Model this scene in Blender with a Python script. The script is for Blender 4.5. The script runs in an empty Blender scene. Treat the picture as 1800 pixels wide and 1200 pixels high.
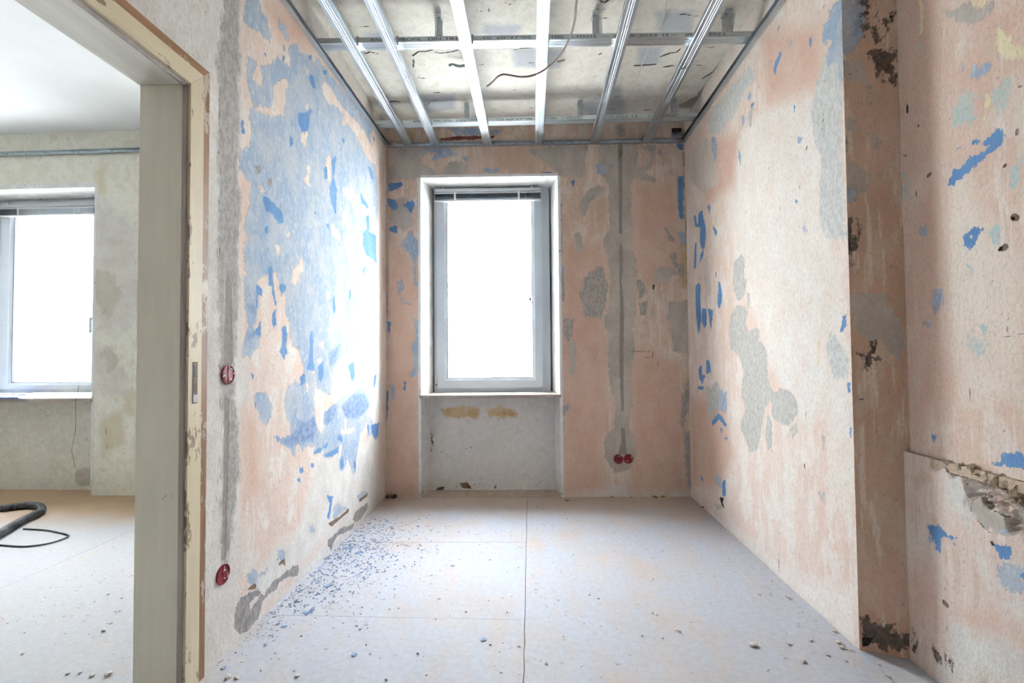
import bpy, bmesh, math, random
import numpy as np
from mathutils import Matrix, Vector
random.seed(7)
SC = bpy.context.scene
COL = SC.collection

# ------------------------------------------------------------------ camera
CAM_H, FPX = 1.05, 817.17
YAW, PITCH, ROLL = 0.0488, 0.0268, -0.0085
_f = np.array([-math.sin(YAW)*math.cos(PITCH), math.cos(YAW)*math.cos(PITCH), math.sin(PITCH)])
_r = np.array([math.cos(YAW), math.sin(YAW), 0.0])
_u = np.cross(_r, _f)
_c, _s = math.cos(ROLL), math.sin(ROLL)
_r, _u = _c*_r+_s*_u, -_s*_r+_c*_u
CP = np.array([0, 0, CAM_H])
cd = bpy.data.cameras.new('camera')
cd.sensor_width = 36.0
cd.lens = FPX*36/1800
cd.clip_start = 0.02
cam = bpy.data.objects.new('camera', cd)
COL.objects.link(cam)
cam.matrix_world = Matrix(((_r[0], _u[0], -_f[0], 0), (_r[1], _u[1], -_f[1], 0), (_r[2], _u[2], -_f[2], CAM_H), (0, 0, 0, 1)))
SC.camera = cam

# ------------------------------------------------------------------ daylight
SC.view_settings.view_transform = 'Standard'
SC.view_settings.look = 'None'
SC.view_settings.gamma = 1.0
SC.view_settings.use_curve_mapping = False
SC.view_settings.exposure = 1.06
w = bpy.data.worlds.new('overcast_sky')
SC.world = w
w.use_nodes = True
bg = w.node_tree.nodes['Background']
bg.inputs[0].default_value = (0.84, 0.92, 1.0, 1)
bg.inputs[1].default_value = 26.0
def portal(name, loc, sx, sz):
    l = bpy.data.lights.new(name, 'AREA')
    l.shape = 'RECTANGLE'; l.size = sx; l.size_y = sz
    l.cycles.is_portal = True
    o = bpy.data.objects.new(name, l)
    o.location = loc
    o.rotation_euler = (-math.pi/2, 0, 0)      # -Z of the lamp looks to -Y, into the room
    COL.objects.link(o)
cy = SC.cycles
cy.use_denoising = True
cy.max_bounces = 7; cy.diffuse_bounces = 4; cy.glossy_bounces = 3; cy.transparent_max_bounces = 12
cy.caustics_reflective = False; cy.caustics_refractive = False
cy.use_adaptive_sampling = True; cy.adaptive_threshold = 0.06; cy.adaptive_min_samples = 20
cy.sample_clamp_indirect = 12

# ------------------------------------------------------------------ pixel helpers
def ray(x, y):
    return _f + _r*(x-900)/FPX + _u*(600-y)/FPX
def on(px, n, d):
    n = np.array(n, float); D = ray(*px)
    return CP + D*((d-n@CP)/(n@D))
def atX(px, v): return on(px, (1, 0, 0), v)
def atY(px, v): return on(px, (0, 1, 0), v)
def atZ(px, v): return on(px, (0, 0, 1), v)
REG = {'P': (0, 0, 1.0), 'ZA': (400, 0, 4.0), 'ZB': (350, 100, 3.43), 'ZC': (350, 400, 3.43), 'ZD': (350, 700, 4.0),
       'ZE': (330, 900, 4.0), 'ZF': (660, 240, 3.751), 'ZG': (660, 560, 3.53), 'ZH': (960, 240, 3.75), 'ZI': (960, 560, 3.53),
       'ZJ': (1190, 100, 4.0), 'ZK': (1190, 350, 4.0), 'ZL': (1190, 600, 4.0), 'ZM': (1190, 850, 4.0), 'ZN': (1460, 150, 3.43),
       'ZO': (1460, 450, 3.43), 'ZP': (1460, 750, 2.667), 'ZQ': (1150, 0, 4.0), 'ZR': (1400, 0, 4.445),
       'Y1': (540, 0, 8.0), 'Y2': (750, 0, 8.0), 'Y3': (960, 0, 8.0), 'Y4': (1170, 0, 7.826), 'Y5': (640, 150, 8.0),
       'Y6': (840, 150, 8.0), 'Y7': (1040, 130, 8.0), 'X1': (0, 0, 4.0), 'X2': (0, 300, 4.0), 'X3': (0, 600, 4.0), 'X4': (0, 850, 3.43),
       'F8': (600, 850, 2.77)}
def topx(reg, pts):
    ox, oy, s = REG[reg]
    return [(ox+x/s, oy+y/s) for x, y in pts]

# ------------------------------------------------------------------ object helpers
def tag(o, label=None, cat=None, group=None, kind=None):
    if label: o['label'] = label
    if cat: o['category'] = cat
    if group: o['group'] = group
    if kind: o['kind'] = kind
    return o
def link(name, me, mat=None, parent=None):
    o = bpy.data.objects.new(name, me)
    COL.objects.link(o)
    if mat is not None and len(me.materials) == 0: me.materials.append(mat)
    if parent is not None: o.parent = parent
    return o
def empty(name, loc=(0, 0, 0)):
    o = bpy.data.objects.new(name, None)
    o.empty_display_size = 0.05
    o.location = loc
    COL.objects.link(o)
    return o
def mesh_from(name, V, F, smooth=False):
    me = bpy.data.meshes.new(name)
    me.from_pydata([tuple(map(float, v)) for v in V], [], F)
    me.update()
    if smooth: me.polygons.foreach_set('use_smooth', [True]*len(me.polygons))
    return me
class MB:
    """collects shapes into one mesh"""
    def __init__(s): s.bm = bmesh.new()
    def box(s, a, b, bev=0.0, seg=1):
        c = [(x+y)/2 for x, y in zip(a, b)]; d = [abs(y-x) for x, y in zip(a, b)]
        g = bmesh.ops.create_cube(s.bm, size=1.0)
        for v in g['verts']: v.co = Vector((v.co[0]*d[0]+c[0], v.co[1]*d[1]+c[1], v.co[2]*d[2]+c[2]))
        if bev:
            es = list({e for v in g['verts'] for e in v.link_edges})
            bmesh.ops.bevel(s.bm, geom=es, offset=bev, segments=seg, affect='EDGES')
        return s
    def hexa(s, P):
        """8 corners: bottom 4 then top 4, same order"""
        vs = [s.bm.verts.new(tuple(map(float, p))) for p in P]
        for f in ((3, 2, 1, 0), (4, 5, 6, 7), (0, 1, 5, 4), (1, 2, 6, 5), (2, 3, 7, 6), (3, 0, 4, 7)):
            s.bm.faces.new([vs[i] for i in f])
        return s
    def poly(s, pts, faces):
        vs = [s.bm.verts.new(tuple(map(float, p))) for p in pts]
        for f in faces: s.bm.faces.new([vs[i] for i in f])
        return s
    def tube(s, pts, r, n=8, cap=True, ripple=None):
        P = [Vector(tuple(map(float, p))) for p in pts]
        rings = []
        up = Vector((0.13, 0.21, 0.97)).normalized()
        for i, p in enumerate(P):
            t = (P[min(i+1, len(P)-1)]-P[max(i-1, 0)]).normalized()
            a = t.cross(up)
            if a.length < 1e-4: a = t.cross(Vector((1, 0, 0)))
            a.normalize(); b = t.cross(a)
            rr = r(i) if callable(r) else r
            rings.append([s.bm.verts.new(p+(a*math.cos(2*math.pi*k/n)+b*math.sin(2*math.pi*k/n))*rr) for k in range(n)])
        for A, B in zip(rings, rings[1:]):
            for k in range(n):
                f = s.bm.faces.new((A[k], A[(k+1) % n], B[(k+1) % n], B[k])); f.smooth = True
        if cap:
            s.bm.faces.new(rings[0]); s.bm.faces.new(rings[-1][::-1])
        return s
    def prism(s, prof, p0, p1, ax, ay):
        """profile polygon (2d list) swept from p0 to p1 with axes ax, ay"""
        p0, p1, ax, ay = [np.array(q, float) for q in (p0, p1, ax, ay)]
        n = len(prof)
        A = [s.bm.verts.new(tuple(p0+ax*x+ay*y)) for x, y in prof]
        B = [s.bm.verts.new(tuple(p1+ax*x+ay*y)) for x, y in prof]
        for i in range(n): s.bm.faces.new((A[i], A[(i+1) % n], B[(i+1) % n], B[i]))
        s.bm.faces.new(A[::-1]); s.bm.faces.new(B)
        return s
    def lathe(s, prof, c, axis, n=16):
        """prof: (radius, height) pairs along axis from point c"""
        c = Vector(tuple(map(float, c))); ax = Vector(axis).normalized()
        a = ax.orthogonal().normalized(); b = ax.cross(a)
        rings = []
        for r, h in prof:
            rings.append([s.bm.verts.new(c+ax*h+(a*math.cos(2*math.pi*k/n)+b*math.sin(2*math.pi*k/n))*max(r, 1e-5)) for k in range(n)])
        for A, B in zip(rings, rings[1:]):
            for k in range(n): s.bm.faces.new((A[k], A[(k+1) % n], B[(k+1) % n], B[k]))
        return s
    def mesh(s, name):
        bmesh.ops.recalc_face_normals(s.bm, faces=s.bm.faces)
        me = bpy.data.meshes.new(name)
        s.bm.to_mesh(me); s.bm.free()
        return me
    def build(s, name, mat, parent=None):
        return link(name, s.mesh(name), mat, parent)
def spline(pts, n=8):
    """Catmull-Rom through points"""
    P = [np.array(p, float) for p in pts]
    P = [2*P[0]-P[1]]+P+[2*P[-1]-P[-2]]
    out = []
    for i in range(1, len(P)-2):
        for k in range(n):
            t = k/n
            a, b, c, d = P[i-1], P[i], P[i+1], P[i+2]
            out.append(0.5*((2*b)+(c-a)*t+(2*a-5*b+4*c-d)*t*t+(3*b-a-3*c+d)*t**3))
    out.append(P[-2])
    return out

# ------------------------------------------------------------------ material helpers
def lin(v):
    v /= 255.0
    return v/12.92 if v <= 0.04045 else ((v+0.055)/1.055)**2.4
def rgb(t): return (lin(t[0]), lin(t[1]), lin(t[2]), 1.0)
class NT:
    def __init__(s, name, rough=0.8, metallic=0.0):
        s.m = bpy.data.materials.new(name); s.m.use_nodes = True
        s.t = s.m.node_tree; s.N = s.t.nodes; s.L = s.t.links
        s.b = s.N['Principled BSDF']
        s.b.inputs['Roughness'].default_value = rough
        s.b.inputs['Metallic'].default_value = metallic
        s.co = s.N.new('ShaderNodeTexCoord').outputs['Object']
    def set(s, inp, v):
        if hasattr(v, 'node'): s.L.new(v, inp)
        else: inp.default_value = v
    def noise(s, scale, detail=4, rough=0.55, stretch=None, dist=0.0):
        n = s.N.new('ShaderNodeTexNoise')
        n.inputs['Scale'].default_value = scale; n.inputs['Detail'].default_value = detail
        n.inputs['Roughness'].default_value = rough; n.inputs['Distortion'].default_value = dist
        co = s.co
        if stretch:
            mp = s.N.new('ShaderNodeMapping'); mp.inputs['Scale'].default_value = stretch
            s.L.new(s.co, mp.inputs[0]); co = mp.outputs[0]
        s.L.new(co, n.inputs['Vector'])
        return n.outputs['Fac']
    def math(s, op, a, b=0.0, clamp=False):
        n = s.N.new('ShaderNodeMath'); n.operation = op; n.use_clamp = clamp
        s.set(n.inputs[0], a); s.set(n.inputs[1], b)
        return n.outputs[0]
    def ramp(s, v, lo, hi, a=0.0, b=1.0):
        n = s.N.new('ShaderNodeMapRange'); n.clamp = True
        s.set(n.inputs[0], v)
        for i, q in enumerate((lo, hi, a, b)): n.inputs[1+i].default_value = q
        return n.outputs[0]
    def mix(s, fac, a, b):
        n = s.N.new('ShaderNodeMix'); n.data_type = 'RGBA'
        s.set(n.inputs[0], fac); s.set(n.inputs[6], a); s.set(n.inputs[7], b)
        return n.outputs[2]
    def attr(s, name):
        n = s.N.new('ShaderNodeAttribute'); n.attribute_name = name
        return n.outputs['Fac']
    def pos(s):
        g = s.N.new('ShaderNodeNewGeometry'); x = s.N.new('ShaderNodeSeparateXYZ')
        s.L.new(g.outputs['Position'], x.inputs[0])
        return x.outputs
    def color(s, c): s.set(s.b.inputs['Base Color'], c); return s
    def bump(s, h, dist=0.001, strength=1.0):
        n = s.N.new('ShaderNodeBump')
        n.inputs['Distance'].default_value = dist; n.inputs['Strength'].default_value = strength
        s.L.new(h, n.inputs['Height']); s.L.new(n.outputs[0], s.b.inputs['Normal'])
        return s

def simple(name, c1, c2=None, scale=20, rough=0.6, metallic=0.0, bump=0.0, stretch=None):
    k = NT(name, rough, metallic)
    n = k.noise(scale, 5, 0.6, stretch)
    k.color(k.mix(k.ramp(n, 0.35, 0.65), rgb(c1), rgb(c2 or c1)))
    if bump: k.bump(n, bump)
    return k.m

# paint and plaster layers: attr -> (colour a, colour b, edge noise amplitude m, edge noise scale, softness m, relief m, mottle)
PAL = {
    'wh': ((234, 231, 226), (220, 213, 205), 0.180, 7, 0.030, 0.0, 9),
    'gw': ((206, 198, 188), (186, 177, 166), 0.070, 22, 0.004, 0.0006, 26),
    'rw': ((224, 223, 219), (198, 197, 192), 0.070, 20, 0.008, 0.0006, 40),
    'ce': ((196, 190, 182), (162, 155, 147), 0.055, 30, 0.0015, -0.0016, 55),
    'cc': ((190, 186, 181), (156, 151, 146), 0.060, 20, 0.012, -0.0008, 40),
    'lb': ((150, 171, 198), (174, 189, 207), 0.050, 30, 0.0012, 0.0018, 40),
    'mb': ((108, 134, 178), (152, 174, 204), 0.060, 45, 0.0040, 0.0, 70),
    'db': ((88, 138, 194), (106, 154, 204), 0.030, 45, 0.0010, -0.0006, 10),
    'cm': ((238, 226, 190), (232, 216, 178), 0.060, 40, 0.0015, 0.0008, 20),
    'tl': ((176, 204, 204), (206, 208, 200), 0.180, 35, 0.006, 0.0, 25),
    'or': ((220, 182, 160), (226, 196, 178), 0.160, 10, 0.045, 0.0, 14),
    'yw': ((206, 172, 122), (220, 198, 160), 0.070, 25, 0.010, 0.0, 20),
    'ho': ((150, 120, 96), (110, 86, 68), 0.012, 50, 0.0010, -0.0030, 40),
    'dg': ((164, 156, 147), (146, 138, 130), 0.012, 40, 0.0030, -0.0016, 50),
    'dk': ((96, 88, 82), (130, 114, 100), 0.200, 40, 0.0040, -0.0010, 40),
    'bl': ((34, 26, 24), (52, 40, 36), 0.006, 70, 0.0008, -0.0040, 40),
    'rd': ((120, 56, 48), (156, 92, 80), 0.030, 40, 0.0020, -0.0030, 60),
    'ck': ((104, 94, 86), (78, 70, 64), 0.007, 90, 0.0010, -0.0016, 40),
}
ORDER = ['wh', 'or', 'yw', 'gw', 'rw', 'tl', 'lb', 'mb', 'cm', 'db', 'cc', 'ce', 'dg', 'dk', 'ho', 'rd', 'ck', 'bl']
FLECK = {'lb': 0.060, 'db': 0.034, 'gw': 0.040, 'ce': 0.022, 'tl': 0.060, 'rw': 0.040, 'mb': 0.060, 'cc': 0.030}
def wall_material(name, base, used, streak=True, pits=0.6, pal=None, tan=(206, 182, 156)):
    """base = three plaster colours; used = attribute layers present"""
    k = NT(name, 0.88)
    P = dict(PAL); P.update(pal or {})
    nb = k.noise(2.2, 2, 0.5); nm = k.noise(9, 5, 0.66, (1, 1, 0.6) if streak else None)
    ns = k.noise(34, 4, 0.7, (1, 1, 0.10)) if streak else k.noise(26, 4, 0.65)
    nf = k.noise(110, 3, 0.7, (1, 1, 0.6))
    ef = k.noise(34, 5, 0.72, (1, 1, 0.6)); mf = k.noise(60, 3, 0.75, (1, 1, 0.6))
    v = k.math('ADD', k.math('MULTIPLY', nb, 0.5), k.math('MULTIPLY', ns, 0.5))
    c = k.mix(k.ramp(v, 0.42, 0.58), rgb(base[0]), rgb(base[1]))
    c = k.mix(k.math('MULTIPLY', k.ramp(nm, 0.50, 0.58), 0.85), c, rgb(base[2]))
    c = k.mix(k.math('MULTIPLY', k.ramp(nm, 0.42, 0.36), 0.65), c, rgb(tan))
    c = k.mix(k.math('MULTIPLY', k.ramp(ns, 0.56, 0.62), 0.55), c, rgb((242, 234, 224)))
    c = k.mix(k.math('MULTIPLY', k.ramp(ns, 0.42, 0.36), 0.35), c, rgb(tan))
    c = k.mix(k.math('MULTIPLY', k.ramp(ef, 0.60, 0.63), 0.6), c, rgb(base[2]))
    c = k.mix(k.math('MULTIPLY', k.ramp(ef, 0.37, 0.34), 0.45), c, rgb(tan))
    h = k.math('MULTIPLY', nf, 0.0022)
    ec_, ef_ = k.math('SUBTRACT', nm, 0.5), k.math('SUBTRACT', ef, 0.5)
    mc_, mf_ = k.ramp(nm, 0.38, 0.62), k.ramp(mf, 0.38, 0.62)
    for L in ORDER:
        if L not in used: continue
        a, b, amp, sc, soft, rel, ms = P[L]
        e = k.math('MULTIPLY', ec_ if sc < 18 else ef_, amp)
        if 18 <= sc < 40 and L != 'lb': e = k.math('ADD', e, k.math('MULTIPLY', ec_, amp*1.2))
        if L in FLECK: e = k.math('ADD', e, k.math('MULTIPLY', k.math('SUBTRACT', mf, 0.5), FLECK[L]))
        d = k.math('ADD', k.attr(L), e)
        f = k.ramp(d, -soft, soft)
        lc = k.mix(mc_ if ms < 28 else mf_, rgb(a), rgb(b))
        if L == 'lb':
            lc = k.mix(k.math('MULTIPLY', k.ramp(nm, 0.44, 0.60), 0.85), lc, rgb((192, 198, 205)))
            lc = k.mix(k.math('MULTIPLY', k.ramp(mf, 0.58, 0.66), 0.7), lc, rgb((216, 218, 218)))
        c = k.mix(f, c, lc)
        if rel: h = k.math('ADD', h, k.math('MULTIPLY', f, rel))
    # pits, flecks and trowel grain
    c = k.mix(k.math('MULTIPLY', k.ramp(mf, 0.33, 0.29), pits), c, rgb((128, 114, 104)))
    c = k.mix(k.math('MULTIPLY', k.ramp(nf, 0.45, 0.70), 0.30 if streak else 0.12), c, rgb((160, 148, 138)))
    k.color(c)
    k.bump(h, 1.0, 0.9)
    return k.m

def sdf_fields(pts2, proj, items):
    """pts2 (n,2) grid points on the wall plane; items: (attr, region, points, mode)"""
    out = {}
    MARG = 0.10
    for it in items:
        at, reg, pp = it[0], it[1], it[2]
        mode = it[3] if len(it) > 3 else 'a'
        rad = it[4] if len(it) > 4 else 0.0
        Q = np.array([proj(p) for p in topx(reg, pp)])
        if at not in out: out[at] = np.full(len(pts2), MARG)
        lo, hi = Q.min(0)-MARG, Q.max(0)+MARG
        idx = np.nonzero((pts2[:, 0] > lo[0]) & (pts2[:, 0] < hi[0]) & (pts2[:, 1] > lo[1]) & (pts2[:, 1] < hi[1]))[0]
        if len(idx) == 0: continue
        p = pts2[idx]
        best = np.full(len(p), 9.0); ins = np.zeros(len(p), bool)
        n = len(Q)
        for i in range(n if mode != 'l' else n-1):
            a, b = Q[i], Q[(i+1) % n]
            ab = b-a
            t = np.clip(((p-a)@ab)/max(ab@ab, 1e-12), 0, 1)
            best = np.minimum(best, np.hypot(*(p-a-t[:, None]*ab).T))
            if mode != 'l':
                cr = ((a[1] > p[:, 1]) != (b[1] > p[:, 1]))
                with np.errstate(divide='ignore', invalid='ignore'):
                    xi = (b[0]-a[0])*(p[:, 1]-a[1])/(b[1]-a[1])+a[0]
                ins ^= cr & (p[:, 0] < xi)
        d = best-rad if mode == 'l' else np.where(ins, -best, best)
        if mode == 'c': out[at][idx] = np.maximum(out[at][idx], -d)
        else: out[at][idx] = np.minimum(out[at][idx], d)
    return {k: (-np.clip(v, -MARG, MARG)).astype(np.float32) for k, v in out.items()}

def rng(a, b, step): return list(np.linspace(a, b, max(2, int(round(abs(b-a)/step))+1)))
def grid_wall(name, O, U, V, us, vs, holes, items, matf, plane, disp=None, flip=False):
    """skin of a wall: points O+U*u+V*v; plane=(n,d) used to place traced outlines"""
    O, U, V = [np.array(q, float) for q in (O, U, V)]
    us, vs = np.array(us), np.array(vs)
    nu, nv = len(us), len(vs)
    G = np.stack(np.meshgrid(us, vs, indexing='ij'), -1).reshape(-1, 2)
    X = O+G[:, :1]*U+G[:, 1:]*V
    nrm = np.cross(U, V)
    def proj(px):
        q = on(px, plane[0], plane[1])-O
        return (q@U, q@V)
    fields = sdf_fields(G, proj, items)
    if disp is not None: X = X+disp(G, fields)[:, None]*nrm
    iu, iv = np.meshgrid(np.arange(nu-1), np.arange(nv-1), indexing='ij')
    iu, iv = iu.ravel(), iv.ravel()
    mu, mv = (us[iu]+us[iu+1])/2, (vs[iv]+vs[iv+1])/2
    keep = np.ones(len(iu), bool)
    for (u0, u1, v0, v1) in holes: keep &= ~((mu > u0) & (mu < u1) & (mv > v0) & (mv < v1))
    iu, iv = iu[keep], iv[keep]
    q = np.stack([iu*nv+iv, (iu+1)*nv+iv, (iu+1)*nv+iv+1, iu*nv+iv+1], 1)
    if flip: q = q[:, ::-1]
    me = bpy.data.meshes.new(name)
    me.vertices.add(len(X)); me.vertices.foreach_set('co', X.astype(np.float32).ravel())
    me.loops.add(q.size); me.loops.foreach_set('vertex_index', q.astype(np.int32).ravel())
    me.polygons.add(len(q)); me.polygons.foreach_set('loop_start', np.arange(0, q.size, 4, dtype=np.int32))
    me.update(calc_edges=True)
    me.polygons.foreach_set('use_smooth', np.ones(len(q), bool))
    for kf, vv in fields.items():
        a = me.attributes.new(kf, 'FLOAT', 'POINT'); a.data.foreach_set('value', vv)
    return link(name, me, matf(set(fields)))

# ------------------------------------------------------------------ plain materials
M = {}
M['white_paint'] = simple('white_reveal_paint', (236, 236, 234), (226, 225, 222), 14, 0.75, bump=0.0006)
M['pvc'] = simple('white_window_plastic', (190, 197, 204), (184, 191, 199), 6, 0.32)
M['gasket'] = simple('black_rubber_gasket', (40, 42, 46), (52, 54, 58), 40, 0.7)
M['sill'] = simple('pale_stone_sill', (186, 174, 162), (166, 153, 141), 60, 0.45)
M['chrome'] = simple('bright_metal', (200, 202, 205), (180, 182, 186), 30, 0.3, 1.0)
M['red'] = simple('red_plastic_box', (150, 22, 40), (126, 14, 32), 40, 0.5)
M['brown_cable'] = simple('brown_cable_sheath', (142, 124, 114), (128, 110, 102), 30, 0.55)
M['white_cable'] = simple('white_cable_sheath', (222, 220, 214), (206, 204, 198), 30, 0.5)
M['grey_cable'] = simple('grey_cable_sheath', (150, 156, 160), (132, 138, 144), 30, 0.5)
M['black_cable'] = simple('black_rubber_cable', (58, 60, 66), (72, 74, 80), 30, 0.6)
M['ink'] = simple('black_printed_ink', (58, 62, 66), (44, 48, 52), 300, 0.7)
M['blind'] = simple('grey_enamelled_slat', (120, 128, 138), (108, 116, 126), 20, 0.4)
M['blind_rail'] = simple('grey_enamelled_rail', (196, 200, 202), (186, 190, 193), 20, 0.4)
M['cord'] = simple('pale_blind_cord', (220, 220, 216), (205, 205, 200), 80, 0.8)
M['paper'] = simple('white_paper', (205, 212, 224), (195, 203, 218), 12, 0.6)
M['blue_paper'] = simple('blue_booklet_cover', (70, 92, 150), (60, 82, 138), 20, 0.5)
M['chip_blue'] = simple('blue_paint_chip', (118, 146, 188), (152, 172, 200), 120, 0.8)
M['chip_white'] = simple('white_plaster_crumb', (222, 214, 206), (196, 186, 176), 90, 0.9)
M['chip_brown'] = simple('brown_crumb', (132, 112, 90), (100, 84, 66), 90, 0.9)
M['foam'] = simple('yellow_foam_debris', (176, 146, 84), (140, 116, 60), 120, 0.9, bump=0.002)
M['black_plastic'] = simple('black_plastic', (32, 32, 36), (46, 46, 50), 40, 0.5)
M['core'] = simple('bare_masonry', (206, 198, 186), (190, 180, 168), 12, 0.9)
k = NT('galvanised_steel', 0.34, 1.0)
n1 = k.noise(60, 4, 0.6, (1, 0.06, 1)); n2 = k.noise(12, 3)
k.color(k.mix(k.ramp(n1, 0.35, 0.65), rgb((206, 214, 220)), rgb((184, 194, 202))))
k.set(k.b.inputs['Roughness'], k.ramp(n2, 0.3, 0.7, 0.28, 0.42))
k.bump(n1, 0.0004); M['steel'] = k.m
k = NT('galvanised_cross_steel', 0.34, 1.0)
n1 = k.noise(60, 4, 0.6, (0.06, 1, 1))
k.color(k.mix(k.ramp(n1, 0.35, 0.65), rgb((206, 214, 220)), rgb((186, 196, 202))))
k.bump(n1, 0.0004); M['steel_x'] = k.m
M['strap'] = simple('dull_perforated_steel', (196, 202, 206), (176, 183, 188), 60, 0.45, 0.25)
k = NT('window_glass', 0.0)
tr = k.N.new('ShaderNodeBsdfTransparent'); gl = k.N.new('ShaderNodeBsdfGlossy'); gl.inputs['Roughness'].default_value = 0.02
lw = k.N.new('ShaderNodeLayerWeight'); lw.inputs['Blend'].default_value = 0.5
fr = k.math('ADD', k.math('MULTIPLY', k.math('POWER', lw.outputs['Facing'], 4.0), 0.7), 0.03)
mx = k.N.new('ShaderNodeMixShader')
k.L.new(fr, mx.inputs[0]); k.L.new(tr.outputs[0], mx.inputs[1]); k.L.new(gl.outputs[0], mx.inputs[2])
k.L.new(mx.outputs[0], k.N['Material Output'].inputs['Surface']); M['glass'] = k.m
def painted_wood(name, a, b, under, wear, sx=(1, 1, 1), amt=0.75):
    k = NT(name, 0.5)
    g = k.noise(40, 5, 0.6, sx); n = k.noise(14, 6, 0.7, tuple(0.35+0.65*q for q in sx))
    c = k.mix(k.ramp(g, 0.35, 0.65), rgb(a), rgb(b))
    f = k.ramp(n, wear, wear+0.02)
    c = k.mix(k.math('MULTIPLY', f, amt), c, rgb(under))
    k.color(c)
    k.bump(k.math('ADD', k.math('MULTIPLY', g, 0.0008), k.math('MULTIPLY', f, -0.0010)), 1.0, 0.8)
    return k.m
M['jamb'] = painted_wood('cream_painted_jamb', (232, 226, 212), (226, 220, 206), (150, 130, 100), 0.70, (1, 1, 0.08))
M['soffit'] = painted_wood('white_painted_header', (226, 222, 212), (212, 207, 196), (178, 160, 132), 0.72, (1, 0.06, 1))
M['casing'] = painted_wood('cream_painted_casing', (226, 212, 182), (218, 202, 172), (128, 98, 72), 0.57, (1, 1, 0.10))
M['casing_top'] = painted_wood('cream_painted_head_casing', (226, 212, 182), (218, 202, 172), (128, 98, 72), 0.58, (1, 0.10, 1))
M['bare_wood'] = painted_wood('bare_brown_wood', (160, 120, 86), (132, 98, 70), (206, 192, 172), 0.53, (1, 1, 0.10), 0.8)
M['bare_wood_top'] = painted_wood('bare_brown_head_wood', (172, 128, 90), (150, 108, 74), (206, 190, 166), 0.60, (1, 0.10, 1), 0.8)
M['rust'] = simple('rusty_strike_metal', (120, 106, 94), (92, 76, 66), 120, 0.6, 0.5, 0.002)

# ------------------------------------------------------------------ room dimensions
XL, XR = -1.105, 1.131          # alcove side walls
BS, BD = 0.0312, 3.4487         # far wall: y = BD + BS*x
def by(x, off=0.0): return BD+BS*x+off
YE = 1.72                       # free edge of the right wall
XN, YN = 1.272, 1.67            # corner of the shallow right recess
ZC_ = 2.82                      # top of the wall skins
YB = -1.9                       # wall behind the camera
XO = -5.2                       # far side of the other room
YJ = 1.41                       # door jamb face
ZD_ = 1.92                      # door head soffit
YD0 = 0.52                      # near jamb
TW = 0.15                       # partition thickness

PINK = ((230, 206, 192), (234, 216, 204), (238, 230, 222))

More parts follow.
